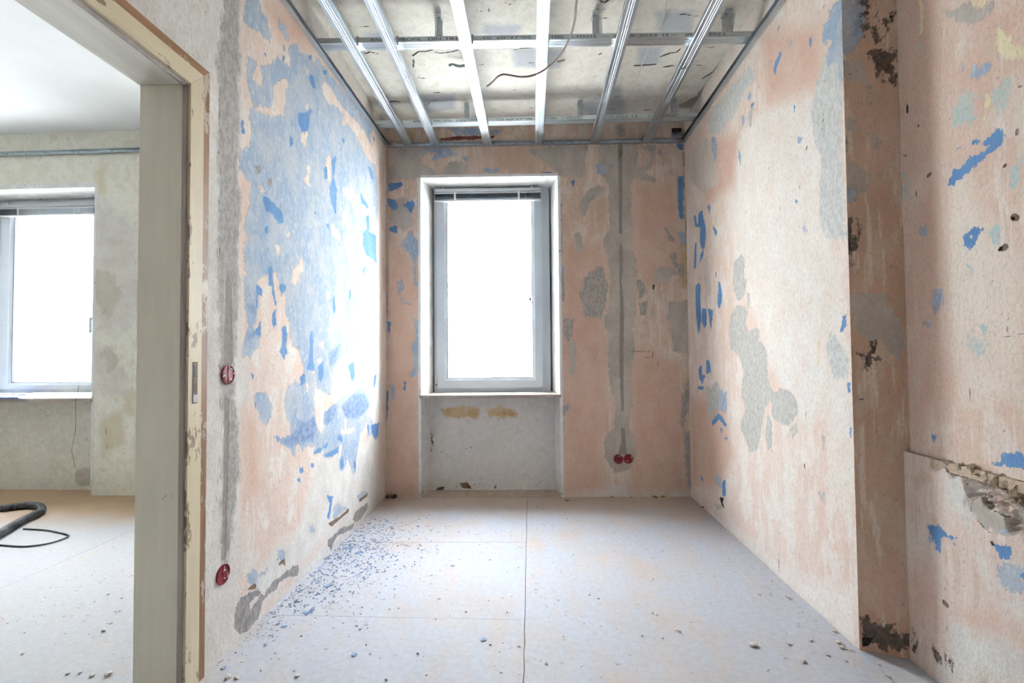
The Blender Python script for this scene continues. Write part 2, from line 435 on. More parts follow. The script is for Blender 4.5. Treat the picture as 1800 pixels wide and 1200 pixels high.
# ------------------------------------------------------------------ outlines of paint and plaster patches, read off the photograph
# line: layer mode region x,y x,y ...   mode a = patch, c = cut out of the layer, l<r> = stroke of radius r metres
def parse(txt):
    out = []
    for ln in txt.strip().splitlines():
        p = ln.split()
        if len(p) < 5 and not (len(p) >= 4 and p[1][0] == 'l'): continue
        pts = [tuple(float(q) for q in s.split(',')) for s in p[3:]]
        out.append((p[0], p[2], pts, p[1][0], float(p[1][1:] or 0)))
    return out
LEFT = parse('''
wh a P 355,-60 425,-60 424,300 428,600 436,690 420,760 425,900 420,1000 430,1080 480,1060 560,960 640,870 668,850 668,900 360,1230 330,1230
wh a P 150,-60 410,-60 410,180 355,160
wh a P 560,820 610,790 660,770 666,860 560,960 480,1050 430,1100 440,1010 520,930
wh a P 640,470 668,440 672,700 655,760 640,640
or a P 425,320 438,320 440,440 428,470
or a P 430,720 450,740 460,860 430,880
wh a P 497,-10 690,252 700,210 545,-60
or a P 470,10 520,20 560,90 520,80 490,70
cc a P 392,-30 420,-30 421,60 420,160 419,250 421,380 420,480 418,560 410,640 414,720 419,800 419,850 412,900 402,950 398,990 391,990 390,900 391,800 392,740 392,700 388,640 384,560 384,450 383,300 384,200 383,120 388,60
dg a P 397,470 406,500 408,600 407,645 392,645 394,560
dg a P 393,700 402,700 401,800 398,900 395,985 389,985 391,880 393,780
ck l0.0015 P 384,70 382,120 386,180 384,250 387,300 383,380 386,440 384,520
ck l0.0012 P 386,700 388,760 384,830 378,900
ck l0.0012 P 420,40 419,90 422,150 420,210
lb a ZA 125,-40 205,-40 240,70 280,140 300,230 296,292 262,262 225,213 185,215 140,175 115,150
lb a P 434,99 443,102 455,112 462,117 475,114 482,105 488,99 494,105 502,110 510,120 512,117 510,100 508,85 511,77 507,60 502,45 492,35 489,41 490,51 499,60 500,69 515,75 524,80 525,91 538,96 549,104 553,110 556,100 560,105 600,155 640,205 655,226 650,240 655,262 659,287 663,321 665,350 664,380 662,406 662,461 638,479 650,502 644,546 652,572 644,586 638,601 627,613 603,624 592,636 583,656 585,671 580,694 566,689 555,680 554,653 535,656 525,613 516,610 510,589 509,566 501,551 503,531 501,511 493,519 491,496 484,476 471,484 459,487 453,496 455,522 452,551 447,575 458,589 452,610 440,627 427,626 428,601 437,572 434,551 430,537 428,502 433,484 430,458 430,435 436,418 430,409 428,394 431,380 437,362 439,342 442,324 434,316 424,298 421,281 424,269 437,257 442,240 440,222 437,199 445,184 437,158 434,144
lb a P 535,656 528,675 516,670 504,683 500,706 500,715 505,732 512,750 510,762 500,770 490,769 481,764 485,772 497,782 510,787 516,800 520,800 520,782 526,779 529,790 534,797 536,786 547,784 555,782 551,797 562,795 570,790 567,800 575,805 585,801 595,797 596,782 602,782 597,810 596,822 601,829 607,820 611,805 615,817 621,835 625,830 626,812 629,787 632,765 637,757 642,750 645,737 646,770 652,762 660,775 665,765 666,742 656,747 654,737 645,725 652,700 650,690 638,680 627,683 609,691 601,697 592,706 571,723 568,738 570,750 567,760 562,759 557,750 554,732 552,700 554,691 554,653
lb a ZC 330,1010 360,990 400,1000 430,1050 442,1080 435,1130 415,1190 395,1190 365,1140 340,1090
lb a ZE 425,430 455,405 485,395 495,430 490,470 455,515 425,505
lb a ZE 490,430 530,425 570,375 560,410 540,440 510,450
lb a ZE 640,270 680,245 695,280 690,310 660,340 632,330
lb a ZE 860,95 880,88 895,120 885,145 862,140
lb a ZE 360,600 420,570 480,520 495,535 440,575 375,612
lb a ZD 945,770 975,730 1000,760 1050,770 1000,800 950,850
lb a ZD 1110,690 1150,650 1185,660 1130,720
lb a ZC 895,820 935,800 945,900 930,970 910,900
lb c ZB 340,320 370,290 380,310 430,300 445,260 450,190 475,150 510,135 545,165 520,210 525,270 510,330 525,360 480,350 440,365 400,340 350,330
lb c ZB 330,60 375,70 385,180 350,165 325,130
lb c ZB 645,285 660,290 655,320 640,310
lb c ZB 615,455 655,460 650,520 635,535 608,510
lb c ZB 645,650 675,660 665,720 670,780 640,770 625,735 650,710
lb c ZB 765,600 785,590 795,620 795,740 785,760 770,680
lb c ZB 360,780 375,770 390,810 385,830 372,825
lb c ZB 525,1070 545,1050 555,1080 540,1085
lb c ZB 695,990 708,1000 702,1025
lb c ZB 865,930 885,920 900,980 915,1015 860,1015
lb c ZB 790,1000 830,1030 855,1080 840,1105 800,1070
lb c ZB 865,790 910,785 960,840 970,950 940,950 920,880 870,830
lb c ZB 975,890 1000,880 1020,920 1060,900 1062,960 1050,1060 1030,1090 1020,1000 1000,950 980,960
lb c ZB 735,170 760,150 800,190 830,250 870,310 930,370 1000,450 1040,540 1070,600 1060,650 1020,620 990,560 940,460 890,400 860,420 870,350 830,300 790,290 750,230
lb c ZB 250,240 300,240 325,280 280,290
lb c ZB 645,70 662,80 655,130
lb c ZC 565,260 590,230 615,175 635,220 635,260 600,280 620,330 575,345 555,330
lb c ZC 770,370 795,385 790,430 770,440
lb c ZC 825,400 860,440 870,490 860,550 835,520 820,470
lb c ZC 780,600 795,620 790,655 780,640
lb c ZC 885,570 910,590 905,730 890,690
lb c ZC 720,690 750,680 755,725 725,720
lb c ZC 705,785 745,790 740,815 710,815
lb c ZC 975,60 1005,70 1000,120 1030,190 1035,340 1010,400 1000,240 975,170
lb c ZC 945,470 970,440 960,520 945,525
lb c ZC 840,110 865,120 860,190 840,170
lb c ZC 635,940 660,940 665,1010 645,985
lb c ZC 460,110 490,110 488,160 472,165
lb c ZD 1035,60 1045,70 1042,180 1030,230 1020,150
lb c ZD 985,210 1040,220 1090,200 1090,230 1050,245 1000,255
mb a ZD 690,150 740,160 810,130 830,210 800,300 740,310 640,340 560,300 525,260 580,280 640,270 690,210
mb a ZD 880,110 930,50 970,40 960,110 900,200 880,180
mb a ZC 275,450 330,460 345,520 300,500
mb a ZC 290,630 340,620 335,660 290,670
mb a ZC 860,1080 930,1000 1000,1000 1030,1080 960,1150 880,1150
mb a ZC 780,760 850,700 830,800 790,840
db a ZB 595,340 660,335 665,310 680,320 665,360 662,400 655,450 620,450 600,400
db a ZB 380,835 420,850 460,890 505,940 508,1000 475,1005 450,960 410,935 390,890
db a ZB 395,1025 412,1020 412,1060 398,1065
db a ZB 405,1125 420,1160 410,1170
db a ZB 670,105 690,110 700,190 685,185 665,140
db a ZB 745,85 770,80 770,105 750,105
db a ZB 545,470 560,480 570,525 548,535
db a ZB 248,385 265,385 275,460 258,468
db a ZB 750,670 772,660 775,730 755,745
db a ZB 800,620 825,590 825,640 810,720 830,800 825,940 815,940 790,840 785,790 805,740
db a ZB 985,1060 1010,1040 1065,1080 1068,1200 1070,1240 1000,1180
db a ZB 1005,960 1025,950 1030,1040 1010,1050
db a ZB 970,810 990,850 1020,900 1015,915 980,880
db a ZB 1018,660 1035,670 1050,740 1035,730
db a ZB 860,490 880,495 875,515 862,515
db a ZB 690,930 705,935 700,965
db a ZB 765,1010 785,1005 780,1040
db a ZB 1045,470 1060,490 1058,515
db a ZA 258,365 272,365 270,405 258,405
db a ZA 385,390 405,395 400,430 388,425
db a ZA 388,310 400,320 402,360 392,355
db a ZA 565,390 590,390 585,430
db a ZC 985,60 1065,70 1070,210 1050,190 1010,170 985,110
db a ZC 415,240 440,230 445,320 460,400 470,470 455,470 440,400 435,350 420,345
db a ZC 345,350 380,360 380,405 350,405 355,440 345,480
db a ZC 485,340 525,345 525,370 500,400 485,380
db a ZC 340,620 370,560 370,650 340,650
db a ZC 500,600 520,590 530,640 525,700 530,740 515,805 500,780 480,745 500,700
db a ZC 670,620 685,620 685,780 700,870 650,850 665,780
db a ZC 715,840 745,810 750,880 735,930 720,920
db a ZC 610,900 635,880 640,930 610,955
db a ZC 805,430 820,400 820,510 805,530
db a ZC 905,380 915,370 915,420 900,440
db a ZC 985,240 1005,235 1000,275 985,275
db a ZC 315,880 330,885 328,910 318,905
db a ZC 330,1050 350,1060 348,1090 335,1080
db a ZC 1055,890 1070,880 1060,960 1050,960
db a ZC 440,520 465,490 465,580 455,620 445,600
db a ZC 900,830 930,810 940,890 920,930
db a ZD 805,390 830,360 860,350 850,380
db a ZD 870,340 905,310 900,345 875,355
db a ZD 970,290 985,250 1010,290 1000,310
db a ZD 870,400 950,360 980,330 980,390 890,420
db a ZD 1180,180 1200,200 1190,260
db a ZD 1205,190 1265,170 1260,260 1240,290 1215,240
db a ZD 785,460 808,455 805,490 790,490
db a ZD 705,490 730,480 735,520 710,525
db a ZD 895,680 940,690 930,760 915,850 895,840 920,740
db a ZD 385,30 405,40 400,70
db a ZD 990,440 1010,400 1020,480 1000,510
db a ZD 1085,440 1105,450 1095,530
db a ZD 690,570 710,560 715,620
db a ZD 595,890 605,890 605,910
db a ZD 485,915 498,915 495,935
ce a ZE 320,820 330,720 345,640 380,590 470,545 510,560 540,575 580,510 640,460 720,400 740,375 775,375 785,400 775,440 740,460 710,455 650,490 620,540 560,590 525,630 510,700 490,760 440,810 365,865
ce c ZE 430,640 470,600 505,590 480,640 440,690
ce a ZE 985,200 1040,150 1070,120 1140,95 1170,80 1160,120 1110,140 1060,160 1020,210 1010,270 985,240
ce a ZD 1100,800 1180,730 1190,760 1150,830 1110,870 1080,850
ce a ZB 330,660 365,650 370,690 345,710
ce a ZB 410,740 435,735 440,780 415,785
ho a ZE 350,605 370,580 430,530 470,500 485,520 470,545 430,545 380,580
ho a ZE 640,355 680,325 685,380 665,360 640,380
ho a ZD 905,880 990,830 1055,770 1050,800 990,850 930,905
ho a ZD 1120,715 1185,665 1180,690 1130,730
ho l0.003 ZC 118,830 128,860 135,895
''')
BACK = parse('''
or a P 683,590 735,590 735,880 683,880
or a P 990,440 1060,420 1060,860 990,870
or a P 1115,320 1190,320 1195,470 1150,500 1115,470
or a P 1110,600 1195,640 1200,860 1110,860
or a P 860,260 930,262 940,305 870,300
or a P 690,410 735,470 735,600 690,600
gw a ZH 415,340 400,300 340,180 330,60 600,45 600,150 580,280 555,300 555,480 580,560 560,700 595,850 600,1060 580,1210 400,1210 420,1000 415,900 400,780 380,680 420,600 410,450
gw a ZI 360,-20 550,-20 540,150 525,350 540,450 530,560 510,690 545,720 560,830 530,930 430,950 370,860 370,730 420,680 430,570 410,480 390,330 380,150
gw a ZF 75,80 300,85 300,170 360,200 420,270 300,285 170,290 90,310
gw a ZF 440,220 480,180 560,160 620,190 610,250 440,265
gw a ZF 1000,80 1388,55 1388,260 1330,280 1215,260 1210,240 1150,200
gw a ZH 700,890 740,865 820,860 870,880 880,910 820,920 800,970 740,975 700,940
gw a ZH 800,1090 930,1080 930,1210 800,1210
gw a ZI 760,-20 880,-20 885,190 840,210 790,195
gw a ZH 210,440 270,370 340,320 400,340 380,380 300,430 250,520 220,520
gw a ZH 185,650 215,640 260,750 230,800 190,760
gw a ZH 600,60 690,100 680,170 600,210 590,280 720,290 700,260 640,250 700,190 720,60
gw a ZI 140,150 180,140 180,330 150,360
gw a ZF 100,420 200,400 260,560 200,620 100,560
wh a ZI 100,1010 880,1060 880,1110 95,1110
wh a ZG 70,1060 290,1060 290,1120 70,1120
ce a ZH 240,950 300,890 360,850 395,900 400,960 410,1010 390,1090 360,1190 250,1200 235,1080 210,1030 245,990
ce a ZH 590,930 640,950 660,1010 640,1060 610,1070
ce a ZH 610,1090 670,1080 660,1170 620,1180
ce a ZH 785,600 810,630 848,680 845,700 810,680
ce a ZH 820,770 855,765 860,840 905,830 915,900 895,960 865,890 830,830
ce a ZI 105,0 170,0 165,100 135,165 110,90
ce a ZI 90,550 140,525 155,545 110,600 95,600
ce a ZI 88,620 105,640 100,850 88,850
ce a ZH 90,880 120,900 118,1080 90,1080
ce a ZH 275,410 315,375 310,390 285,430
ce a Y7 330,730 420,700 475,790 490,890 370,890
cc a ZI 870,370 895,370 890,500 850,680 835,640 845,480
cc a ZI 855,700 890,700 900,1050 880,1050
yw a Y5 600,650 700,640 700,800 620,800
yw a ZH 880,700 925,700 925,1000 890,1000
yw a ZF 60,90 90,90 90,300 60,300
dg a ZH 474,45 500,45 503,300 500,640 480,640 478,300
dg a ZH 490,690 505,740 505,900 495,960 505,1010 515,1210 488,1210 485,1000 480,760
dg a ZI 458,-5 482,-5 480,300 482,575 468,575 455,300
dg a ZI 466,680 490,680 492,780 500,830 490,842 445,835 465,780
lb a ZF 165,710 235,620 280,700 285,760 260,860 275,980 255,980 255,850 215,760 175,730
lb a ZF 145,960 175,940 190,1000 160,1050
lb a ZF 170,1060 235,1110 180,1100
lb a ZF 300,75 480,75 535,120 400,150 350,165 400,110 340,95 310,140
lb a ZF 575,140 610,135 620,170 590,165
lb a ZF 715,210 820,205 815,240 735,240
lb a ZF 1215,830 1245,860 1240,960 1215,940
lb a ZF 1212,640 1230,650 1228,790 1214,780
lb a ZG 240,0 275,0 278,330 230,365 205,355 240,300 225,180 250,130
lb a ZG 90,410 120,415 122,490 105,505
lb a ZH 730,90 760,100 750,130
lb a ZH 810,220 845,240 830,265
lb a ZH 870,620 925,640 920,720 880,690
lb a ZH 330,180 420,190 410,240 340,250
lb a Y5 1140,600 1650,600 1650,710 1290,700 1250,660
lb a Y6 160,640 350,610 300,690 160,690
lb a Y7 1130,820 1270,810 1290,880 1130,890
db a ZF 85,310 170,300 185,320 140,345 95,365
db a ZF 80,400 130,420 150,470 120,490 85,450
db a ZF 185,450 240,420 260,440 235,510 220,480
db a ZF 95,600 140,580 145,640 95,620
db a ZF 285,350 300,350 298,520 288,520 275,430
db a ZF 1090,235 1165,230 1165,250 1100,252
db a ZF 1210,430 1225,440 1222,560 1212,560
db a ZF 1290,290 1315,290 1300,345
db a ZG 178,380 192,390 188,450 178,440
db a ZG 68,440 80,450 77,620 62,640
db a ZG 45,760 68,740 64,835 42,830
db a ZG 75,20 95,20 90,90 78,80
db a ZH 870,260 905,265 903,540 880,540 865,420
db a ZH 855,45 905,45 905,90 870,80
db a ZH 765,165 780,180 772,200
db a ZH 425,180 440,185 435,205
db a ZH 870,260 905,265 905,300 870,300
db a ZI 870,770 890,770 885,800
ho a ZI 85,930 98,930 95,970 85,960
ho a ZH 700,975 718,975 712,1010 700,1005
ho l0.004 Y6 1490,665 1500,668
ho l0.002 ZI 525,203 662,200 660,240 610,240 700,240
ho l0.0015 ZI 690,250 695,300
rd a Y5 1050,745 1170,735 1260,715 1650,710 1650,750 1500,765 1050,775
rd a Y6 150,715 275,700 200,745 150,745
bl a Y7 1120,760 1260,760 1270,810 1130,820
ck l0.002 ZF 78,300 76,600 78,900 80,1200
ck l0.002 ZH 905,100 907,280 925,700 930,1000
''')
RIGHT = parse('''
wh a P 1280,260 1330,200 1420,160 1450,260 1470,480 1470,640 1400,600 1330,560 1290,480
wh a P 1330,520 1480,440 1490,640 1420,760 1350,640
wh a ZL 1030,0 1200,0 1240,600 1245,1100 1100,1000 1080,800 1060,400
wh a ZM 200,190 400,280 700,540 760,620 900,650 1080,680 1150,720 1262,700 1265,1190 1240,1170 700,650 330,310
or a P 1215,700 1270,700 1290,800 1260,860 1216,850
wh a P 1385,-14 1204,240 1195,200 1325,-60
or a P 1230,260 1300,230 1290,330 1240,360
or a P 1340,60 1440,40 1450,150 1350,180
rw a ZJ 1040,-20 1165,-20 1175,1210 1000,1210 1010,1000 1020,800 960,560 930,430 950,300 1000,150 1030,80
rw a ZK 1010,0 1178,0 1192,250 1060,270 1000,200
rw a ZJ 210,420 330,270 500,80 560,120 470,260 420,370 350,480 280,540 240,560
rw a ZL 1090,-80 1200,150 1185,300 1100,240 1060,60
gw a ZJ 100,640 200,560 270,700 290,900 180,960 90,850
gw a ZK 180,420 220,400 240,640 200,720
cm a ZL 985,0 1000,0 998,130 985,170
ce a ZK 400,440 455,385 480,430 470,560 490,560 480,650 450,700 415,710 395,600
ce a ZK 375,820 420,750 480,750 500,810 480,880 510,930 560,900 580,930 575,1010 610,1060 635,1160 640,1240 480,1240 440,1100 380,1060 365,900
ce a ZK 490,660 512,665 510,770 495,770
ce a ZL 380,0 600,0 630,80 640,200 655,310 690,370 720,325 800,345 840,420 855,500 820,560 780,590 700,560 670,520 665,420 640,430 600,560 590,650 560,770 510,780 480,680 450,620 455,540 480,470 455,380 470,200 440,100
ce a ZL 640,520 665,560 665,740 640,760 620,640
ce a ZL 805,600 850,570 845,640 810,690
ce a ZL 205,315 240,330 280,275 300,310 275,480 245,545 215,500
ce a ZL 995,1050 1045,1060 1030,1145 1005,1110
ce a ZM 265,140 320,150 310,190 280,180
ce a ZL 900,490 915,500 910,565 898,560
ce a ZL 1022,660 1040,670 1038,780 1025,770
ce a ZJ 500,410 530,340 542,330 528,430 522,510 505,470
lb a ZQ 1240,60 1290,0 1322,-20 1325,560 1290,540 1290,420 1220,460 1205,400 1250,290 1185,310 1190,200 1230,130
lb a ZQ 945,300 970,280 950,340
lb a ZJ 455,410 475,420 470,480 455,480
lb a ZJ 435,650 455,700 445,760 432,700
lb a ZJ 500,265 525,255 520,300 500,300
lb a ZK 890,190 910,190 912,230 888,230
lb a ZL 275,930 310,960 310,1030 280,1010
lb a ZJ 850,565 880,565 870,610 852,605
lb a ZL 290,330 350,360 350,500 280,480
lb a ZJ 240,560 275,570 280,700 265,740 250,650
db a ZQ 845,440 890,360 905,370 880,430 850,520 838,500
db a ZQ 1090,270 1105,260 1110,330 1092,335
db a ZQ 1190,35 1200,30 1198,65
db a ZJ 570,190 583,195 575,218
db a ZJ 825,330 833,340 828,380
db a ZJ 520,330 545,320 535,350 518,360
db a ZK 120,120 135,110 140,180 150,170 150,100 180,75 185,130 200,180 205,260 195,340 170,350 160,290 165,200 125,190
db a ZK 165,390 185,350 188,390 160,450
db a ZK 125,310 140,300 135,480 118,490
db a ZK 210,40 235,40 230,100
db a ZK 250,180 285,230 270,265
db a ZK 130,610 150,585 165,610 170,860 150,960 135,820
db a ZK 175,770 210,770 210,880 190,905 175,860
db a ZK 265,515 280,510 275,550
db a ZK 292,580 305,590 318,680 310,740 295,770 285,730
db a ZK 1155,880 1165,830 1190,815 1192,900 1150,930
db a ZK 215,770 255,780 240,930 230,850
db a ZK 828,10 845,10 842,32
db a ZL 150,190 175,165 175,230 200,240 180,300 155,260
db a ZL 205,130 230,135 240,220 205,225
db a ZL 145,315 190,315 185,335 150,340
db a ZL 245,560 290,500 320,530 350,590 340,600 300,550 250,590
db a ZL 300,600 325,620 310,640
db a ZL 325,670 360,680 340,695
db a ZL 320,980 340,975 342,1080 320,1095
db a ZL 168,930 185,960 190,990 170,970
db a ZL 1195,285 1220,290 1222,360 1205,350
db a ZL 1210,580 1225,600 1222,680
ho l0.004 ZJ 915,625 908,662
ho l0.003 ZJ 648,770 642,795
ho l0.003 ZJ 620,742 622,750
ho l0.003 ZJ 865,900 862,925
ho l0.003 ZL 660,60 668,75
ho l0.004 ZL 895,860 900,890
ho l0.003 ZL 885,930 900,950
ho l0.002 ZL 910,1010 915,1080
ho l0.002 ZM 715,340 716,352
ho l0.003 ZM 715,490 718,520 718,580 718,620
ho l0.003 ZL 668,760 675,790
ho l0.002 ZK 752,790 755,810
ho l0.002 ZM 1118,400 1124,420
ho l0.003 ZQ 880,180 868,215
bl a ZM 298,95 330,100 322,130 336,182 318,155
bl l0.002 ZL 630,500 618,545
bl l0.002 ZL 803,600 797,640 800,700
ck l0.0015 ZJ 118,890 120,940 116,1000
ck l0.0015 ZK 492,80 488,110 495,140
ck l0.0015 ZK 1068,100 1064,140 1060,180
ck l0.0015 ZJ 1030,400 1020,480 1035,560
ck l0.0012 ZQ 1195,800 1190,850
ck l0.0012 ZL 870,380 875,380
''')  # white patches mid-wall paint the overexposed light into the colour
NOOK = parse('''
lb a ZR 355,-30 550,-30 540,190 500,300 440,400 350,470
lb a ZN 80,610 150,650 145,690 78,725
lb a ZN 66,300 95,330 90,400 66,390
lb a ZR 550,670 605,670 605,700 555,700
or a ZR 560,20 690,20 700,190 560,190
or a ZN 230,150 400,150 400,450 220,500
or a ZP 130,600 370,640 370,900 130,860
gw a ZR 350,70 450,70 530,130 520,180 400,205 350,205
gw a ZR 350,500 440,460 510,490 550,540 550,660 480,640 350,580
gw a ZN 75,200 130,190 180,260 185,350 100,280
gw a ZN 70,480 150,460 210,520 220,600 200,640 150,660 85,600
gw a ZO 100,230 330,230 420,380 420,620 300,480 200,500 100,280
gw a ZN 220,280 270,280 290,390 240,340
dk a ZR 515,-30 570,-30 600,180 690,180 760,150 690,220 660,300 600,340 540,200
dk a ZR 605,400 740,330 785,480 770,640 690,600 640,560 610,450
dk a ZP 150,910 280,930 380,980 400,1040 210,1030 150,1015
dk a ZN 100,840 150,850 150,1000 110,1090
dk a ZO 180,600 260,560 270,690 200,680
bl l0.003 ZO 170,863 195,860
bl a ZP 148,985 200,990 180,1025 148,1030
ho l0.003 ZR 412,570 420,575
ck l0.002 ZN 90,820 140,1080 100,1095
''')
RECESS = parse('''
wh a P 1660,300 1700,290 1760,420 1800,460 1800,700 1700,720 1665,560
or a P 1660,120 1720,100 1760,180 1700,220
or a P 1700,0 1800,40 1800,90 1740,60
or a ZN 380,700 430,690 430,850 390,850
or a P 1600,380 1650,300 1660,700 1610,760
or a P 1590,-40 1650,-40 1660,260 1590,330
tl a P 1735,400 1760,395 1765,430 1740,435
tl a P 1770,300 1790,295 1788,330 1772,330
gw a ZR 1120,100 1250,60 1400,70 1490,60 1490,130 1350,200 1200,180
cm a ZR 1565,220 1610,210 1640,290 1700,350 1790,350 1790,450 1690,470 1640,470 1590,430 1560,350
cm a ZR 960,-20 985,30 985,270 965,270 955,100
cm a ZR 1480,740 1525,725 1510,800 1475,960 1455,950
cm a ZR 1380,0 1480,0 1470,40 1400,60
lb a ZR 1355,580 1370,510 1420,500 1430,530 1470,495 1520,500 1510,560 1460,590 1410,635 1390,625
lb a ZR 1275,560 1300,525 1320,560 1295,600
lb a ZO 630,200 680,190 680,280 640,350 625,300
lb a ZN 540,850 585,840 580,910 545,900
lb a ZO 570,390 605,395 600,430 575,420
tl a ZR 1250,880 1290,820 1380,850 1370,930 1310,950 1240,950
tl a ZR 1530,700 1600,690 1560,780
tl a ZN 790,1090 860,1070 860,1110 810,1150
tl a ZN 375,620 400,560 435,600 420,670 380,670
tl a ZO 790,40 860,60 850,110 800,120
tl a ZO 895,415 930,420 930,455 900,455
tl a ZO 885,500 915,505 910,530 875,570
tl a ZR 960,330 1000,330 995,460 965,450
db a ZN 705,605 735,520 800,485 835,430 920,410 970,360 985,335 930,365 905,360 960,310 1015,262 1050,300 1030,360 990,380 930,440 860,500 800,560 740,600
db a ZN 805,900 835,870 880,840 920,855 925,885 885,920 850,985 820,990 803,960
db c ZN 845,905 855,905 852,935 844,930
db a ZN 855,335 900,335 890,350 855,350
db a ZN 765,380 780,380 775,392
db a ZN 805,380 820,380 815,390
db a ZP 735,165 795,165 800,130 850,115 907,130 960,140 960,200 860,190 800,185 770,180
db a ZO 615,1080 632,1075 635,1115 622,1120
ho l0.0088 ZN 1105,795 1120,800
ho l0.0077 ZN 1040,985 1055,975
ho l0.0055 ZN 588,545 598,535
ho l0.0044 ZN 1048,488 1055,482
ho l0.0039 ZN 1125,270 1125,290
ho l0.0033 ZN 440,420 455,425
ho l0.0033 ZN 1130,10 1150,5
ho l0.0022 ZN 515,640 520,690
bl l0.004 ZN 1100,800 1105,805
bl l0.005 ZN 1020,990 1030,980
bl l0.003 ZN 462,120 462,160
bl l0.003 ZN 528,240 530,245
bl l0.003 ZR 865,830 870,880
bl l0.003 ZR 950,980 955,985
ck l0.0015 ZO 1055,350 1085,370 1060,390
ck l0.0015 ZO 1068,420 1065,460
ck l0.0015 ZO 1040,490 1160,470
ck l0.0012 ZO 620,575 715,578
ck l0.0015 ZO 840,800 840,880
''')  # darker strips by the corner paint its cast shadow, paler patch the lit side
PLINTH = parse('''
db a ZP 460,465 500,460 545,500 595,520 580,530 520,520 510,580 490,585 485,540 465,500
db a ZP 755,545 800,550 850,560 860,605 820,625 790,600 760,565
db a ZP 575,540 590,545 585,560
db a ZP 885,685 907,690 907,720 890,705
lb a ZP 780,640 907,660 907,780 850,770 800,740
lb a ZP 815,480 835,478 830,500 815,495
lb a ZP 455,510 485,520 490,540 460,545
gw a ZP 640,330 720,340 780,400 860,450 860,500 780,500 700,450 660,390
wh a ZP 520,200 620,260 660,340 640,420 560,400
wh a ZP 560,900 760,960 907,1060 907,1200 560,1200
or a ZP 600,880 760,860 840,960 700,950
or a ZP 380,700 470,650 510,900 400,900
ho l0.006 ZP 700,325 720,350 740,378
ck l0.002 ZP 690,322 665,345 660,400 690,440 740,490 765,500
ck l0.002 ZP 770,395 820,420
bl l0.005 ZP 757,543 762,552
dk a ZP 490,1045 550,1090 560,1120 510,1090
dk a ZP 395,980 420,980 420,1040 395,1040
ho l0.008 ZP 535,825 545,835
''')
CEIL = parse('''
lb a P 900,85 990,90 985,120 905,118
lb a P 1020,180 1090,150 1100,200 1040,215
lb a P 1120,85 1165,80 1160,110 1120,120
lb a P 1150,20 1220,18 1215,60 1160,60
lb a P 720,170 800,165 800,190 730,195
lb a P 850,45 920,48 900,68 850,66
lb a P 640,60 690,62 690,72 640,72
yw a P 1210,175 1250,160 1260,200 1215,215
yw a P 640,180 660,190 660,215 645,215
ce a P 1185,185 1220,170 1240,150 1245,165 1215,190
ho l0.010 Y3 170,870 250,850
ck l0.0050 Y3 700,0 780,45 820,60 850,35 930,0
ck l0.0065 Y3 1240,930 1350,925 1540,910
ck l0.0050 Y3 740,775 780,755
ck l0.0035 Y3 840,820 920,812
ck l0.0050 Y3 1610,800 1700,760 1760,745
ck l0.0050 Y3 1650,950 1760,930
ck l0.0035 Y3 780,268 850,266
ck l0.0028 Y3 640,1100 720,1070
ck l0.0050 Y4 0,760 60,735 160,720 200,680
ck l0.0035 Y4 180,210 250,195 380,225 480,220
ck l0.0050 Y4 0,930 110,910
ck l0.0035 Y4 510,640 600,670 690,650
ck l0.0050 Y4 500,1100 660,1000 800,820 900,680
ck l0.0035 Y4 420,915 500,910 490,945 400,950
ck l0.0035 Y2 0,745 90,720
ck l0.0050 Y2 120,755 200,765 360,745 450,715
ck l0.0035 Y2 1090,65 1140,80 1190,88
ck l0.0035 Y2 1200,35 1260,33
ck l0.0035 Y2 880,100 878,180
ck l0.0035 Y2 1230,710 1350,685 1490,685
ck l0.0035 Y2 1440,882 1520,885
ck l0.0035 Y2 700,905 800,910
ck l0.0035 Y2 620,378 660,376
ck l0.0050 Y1 780,750 830,765 880,745 1000,772
ck l0.0050 Y1 1480,805 1560,750 1660,745 1760,720
ck l0.0050 Y1 1495,850 1492,965
ck l0.0035 Y1 1600,915 1660,925
ck l0.0050 Y1 1565,1100 1650,1110
ck l0.0028 Y1 540,390 1000,400
ck l0.0050 Y5 345,200 440,192 500,203
ck l0.0050 Y5 975,110 1065,105
ck l0.0035 Y5 840,235 900,242 912,212
ck l0.0035 Y5 960,178 1020,188
ck l0.0050 Y6 130,15 160,0
ck l0.0050 Y6 500,60 525,66
ck l0.0035 Y6 730,298 770,292
ck l0.0035 Y7 300,315 390,290
ck l0.0050 Y7 740,495 820,478
ck l0.0050 Y7 250,470 320,478
ho l0.004 Y2 700,310 704,312
ho l0.003 Y2 300,300 304,302
ho l0.004 Y2 760,185 775,170
ho l0.003 Y2 690,170 705,172
''')
LROOM = parse('''
yw a P 170,300 185,290 185,340 172,340
gw a P 165,470 200,480 215,520 190,560 165,530
gw a P 180,620 200,600 205,640 190,660
yw a P 225,690 235,690 235,730 215,720
yw a P 175,740 215,720 220,780 180,800
wh a P 165,330 240,400 245,560 200,600 165,560
wh a P 165,600 210,640 240,700 200,700 165,690
ck l0.002 P 185,735 190,810
ck l0.002 P 170,520 185,545 175,560
''')

# ------------------------------------------------------------------ walls
def struct(o): o['kind'] = 'structure'; return o
Z0 = -0.004
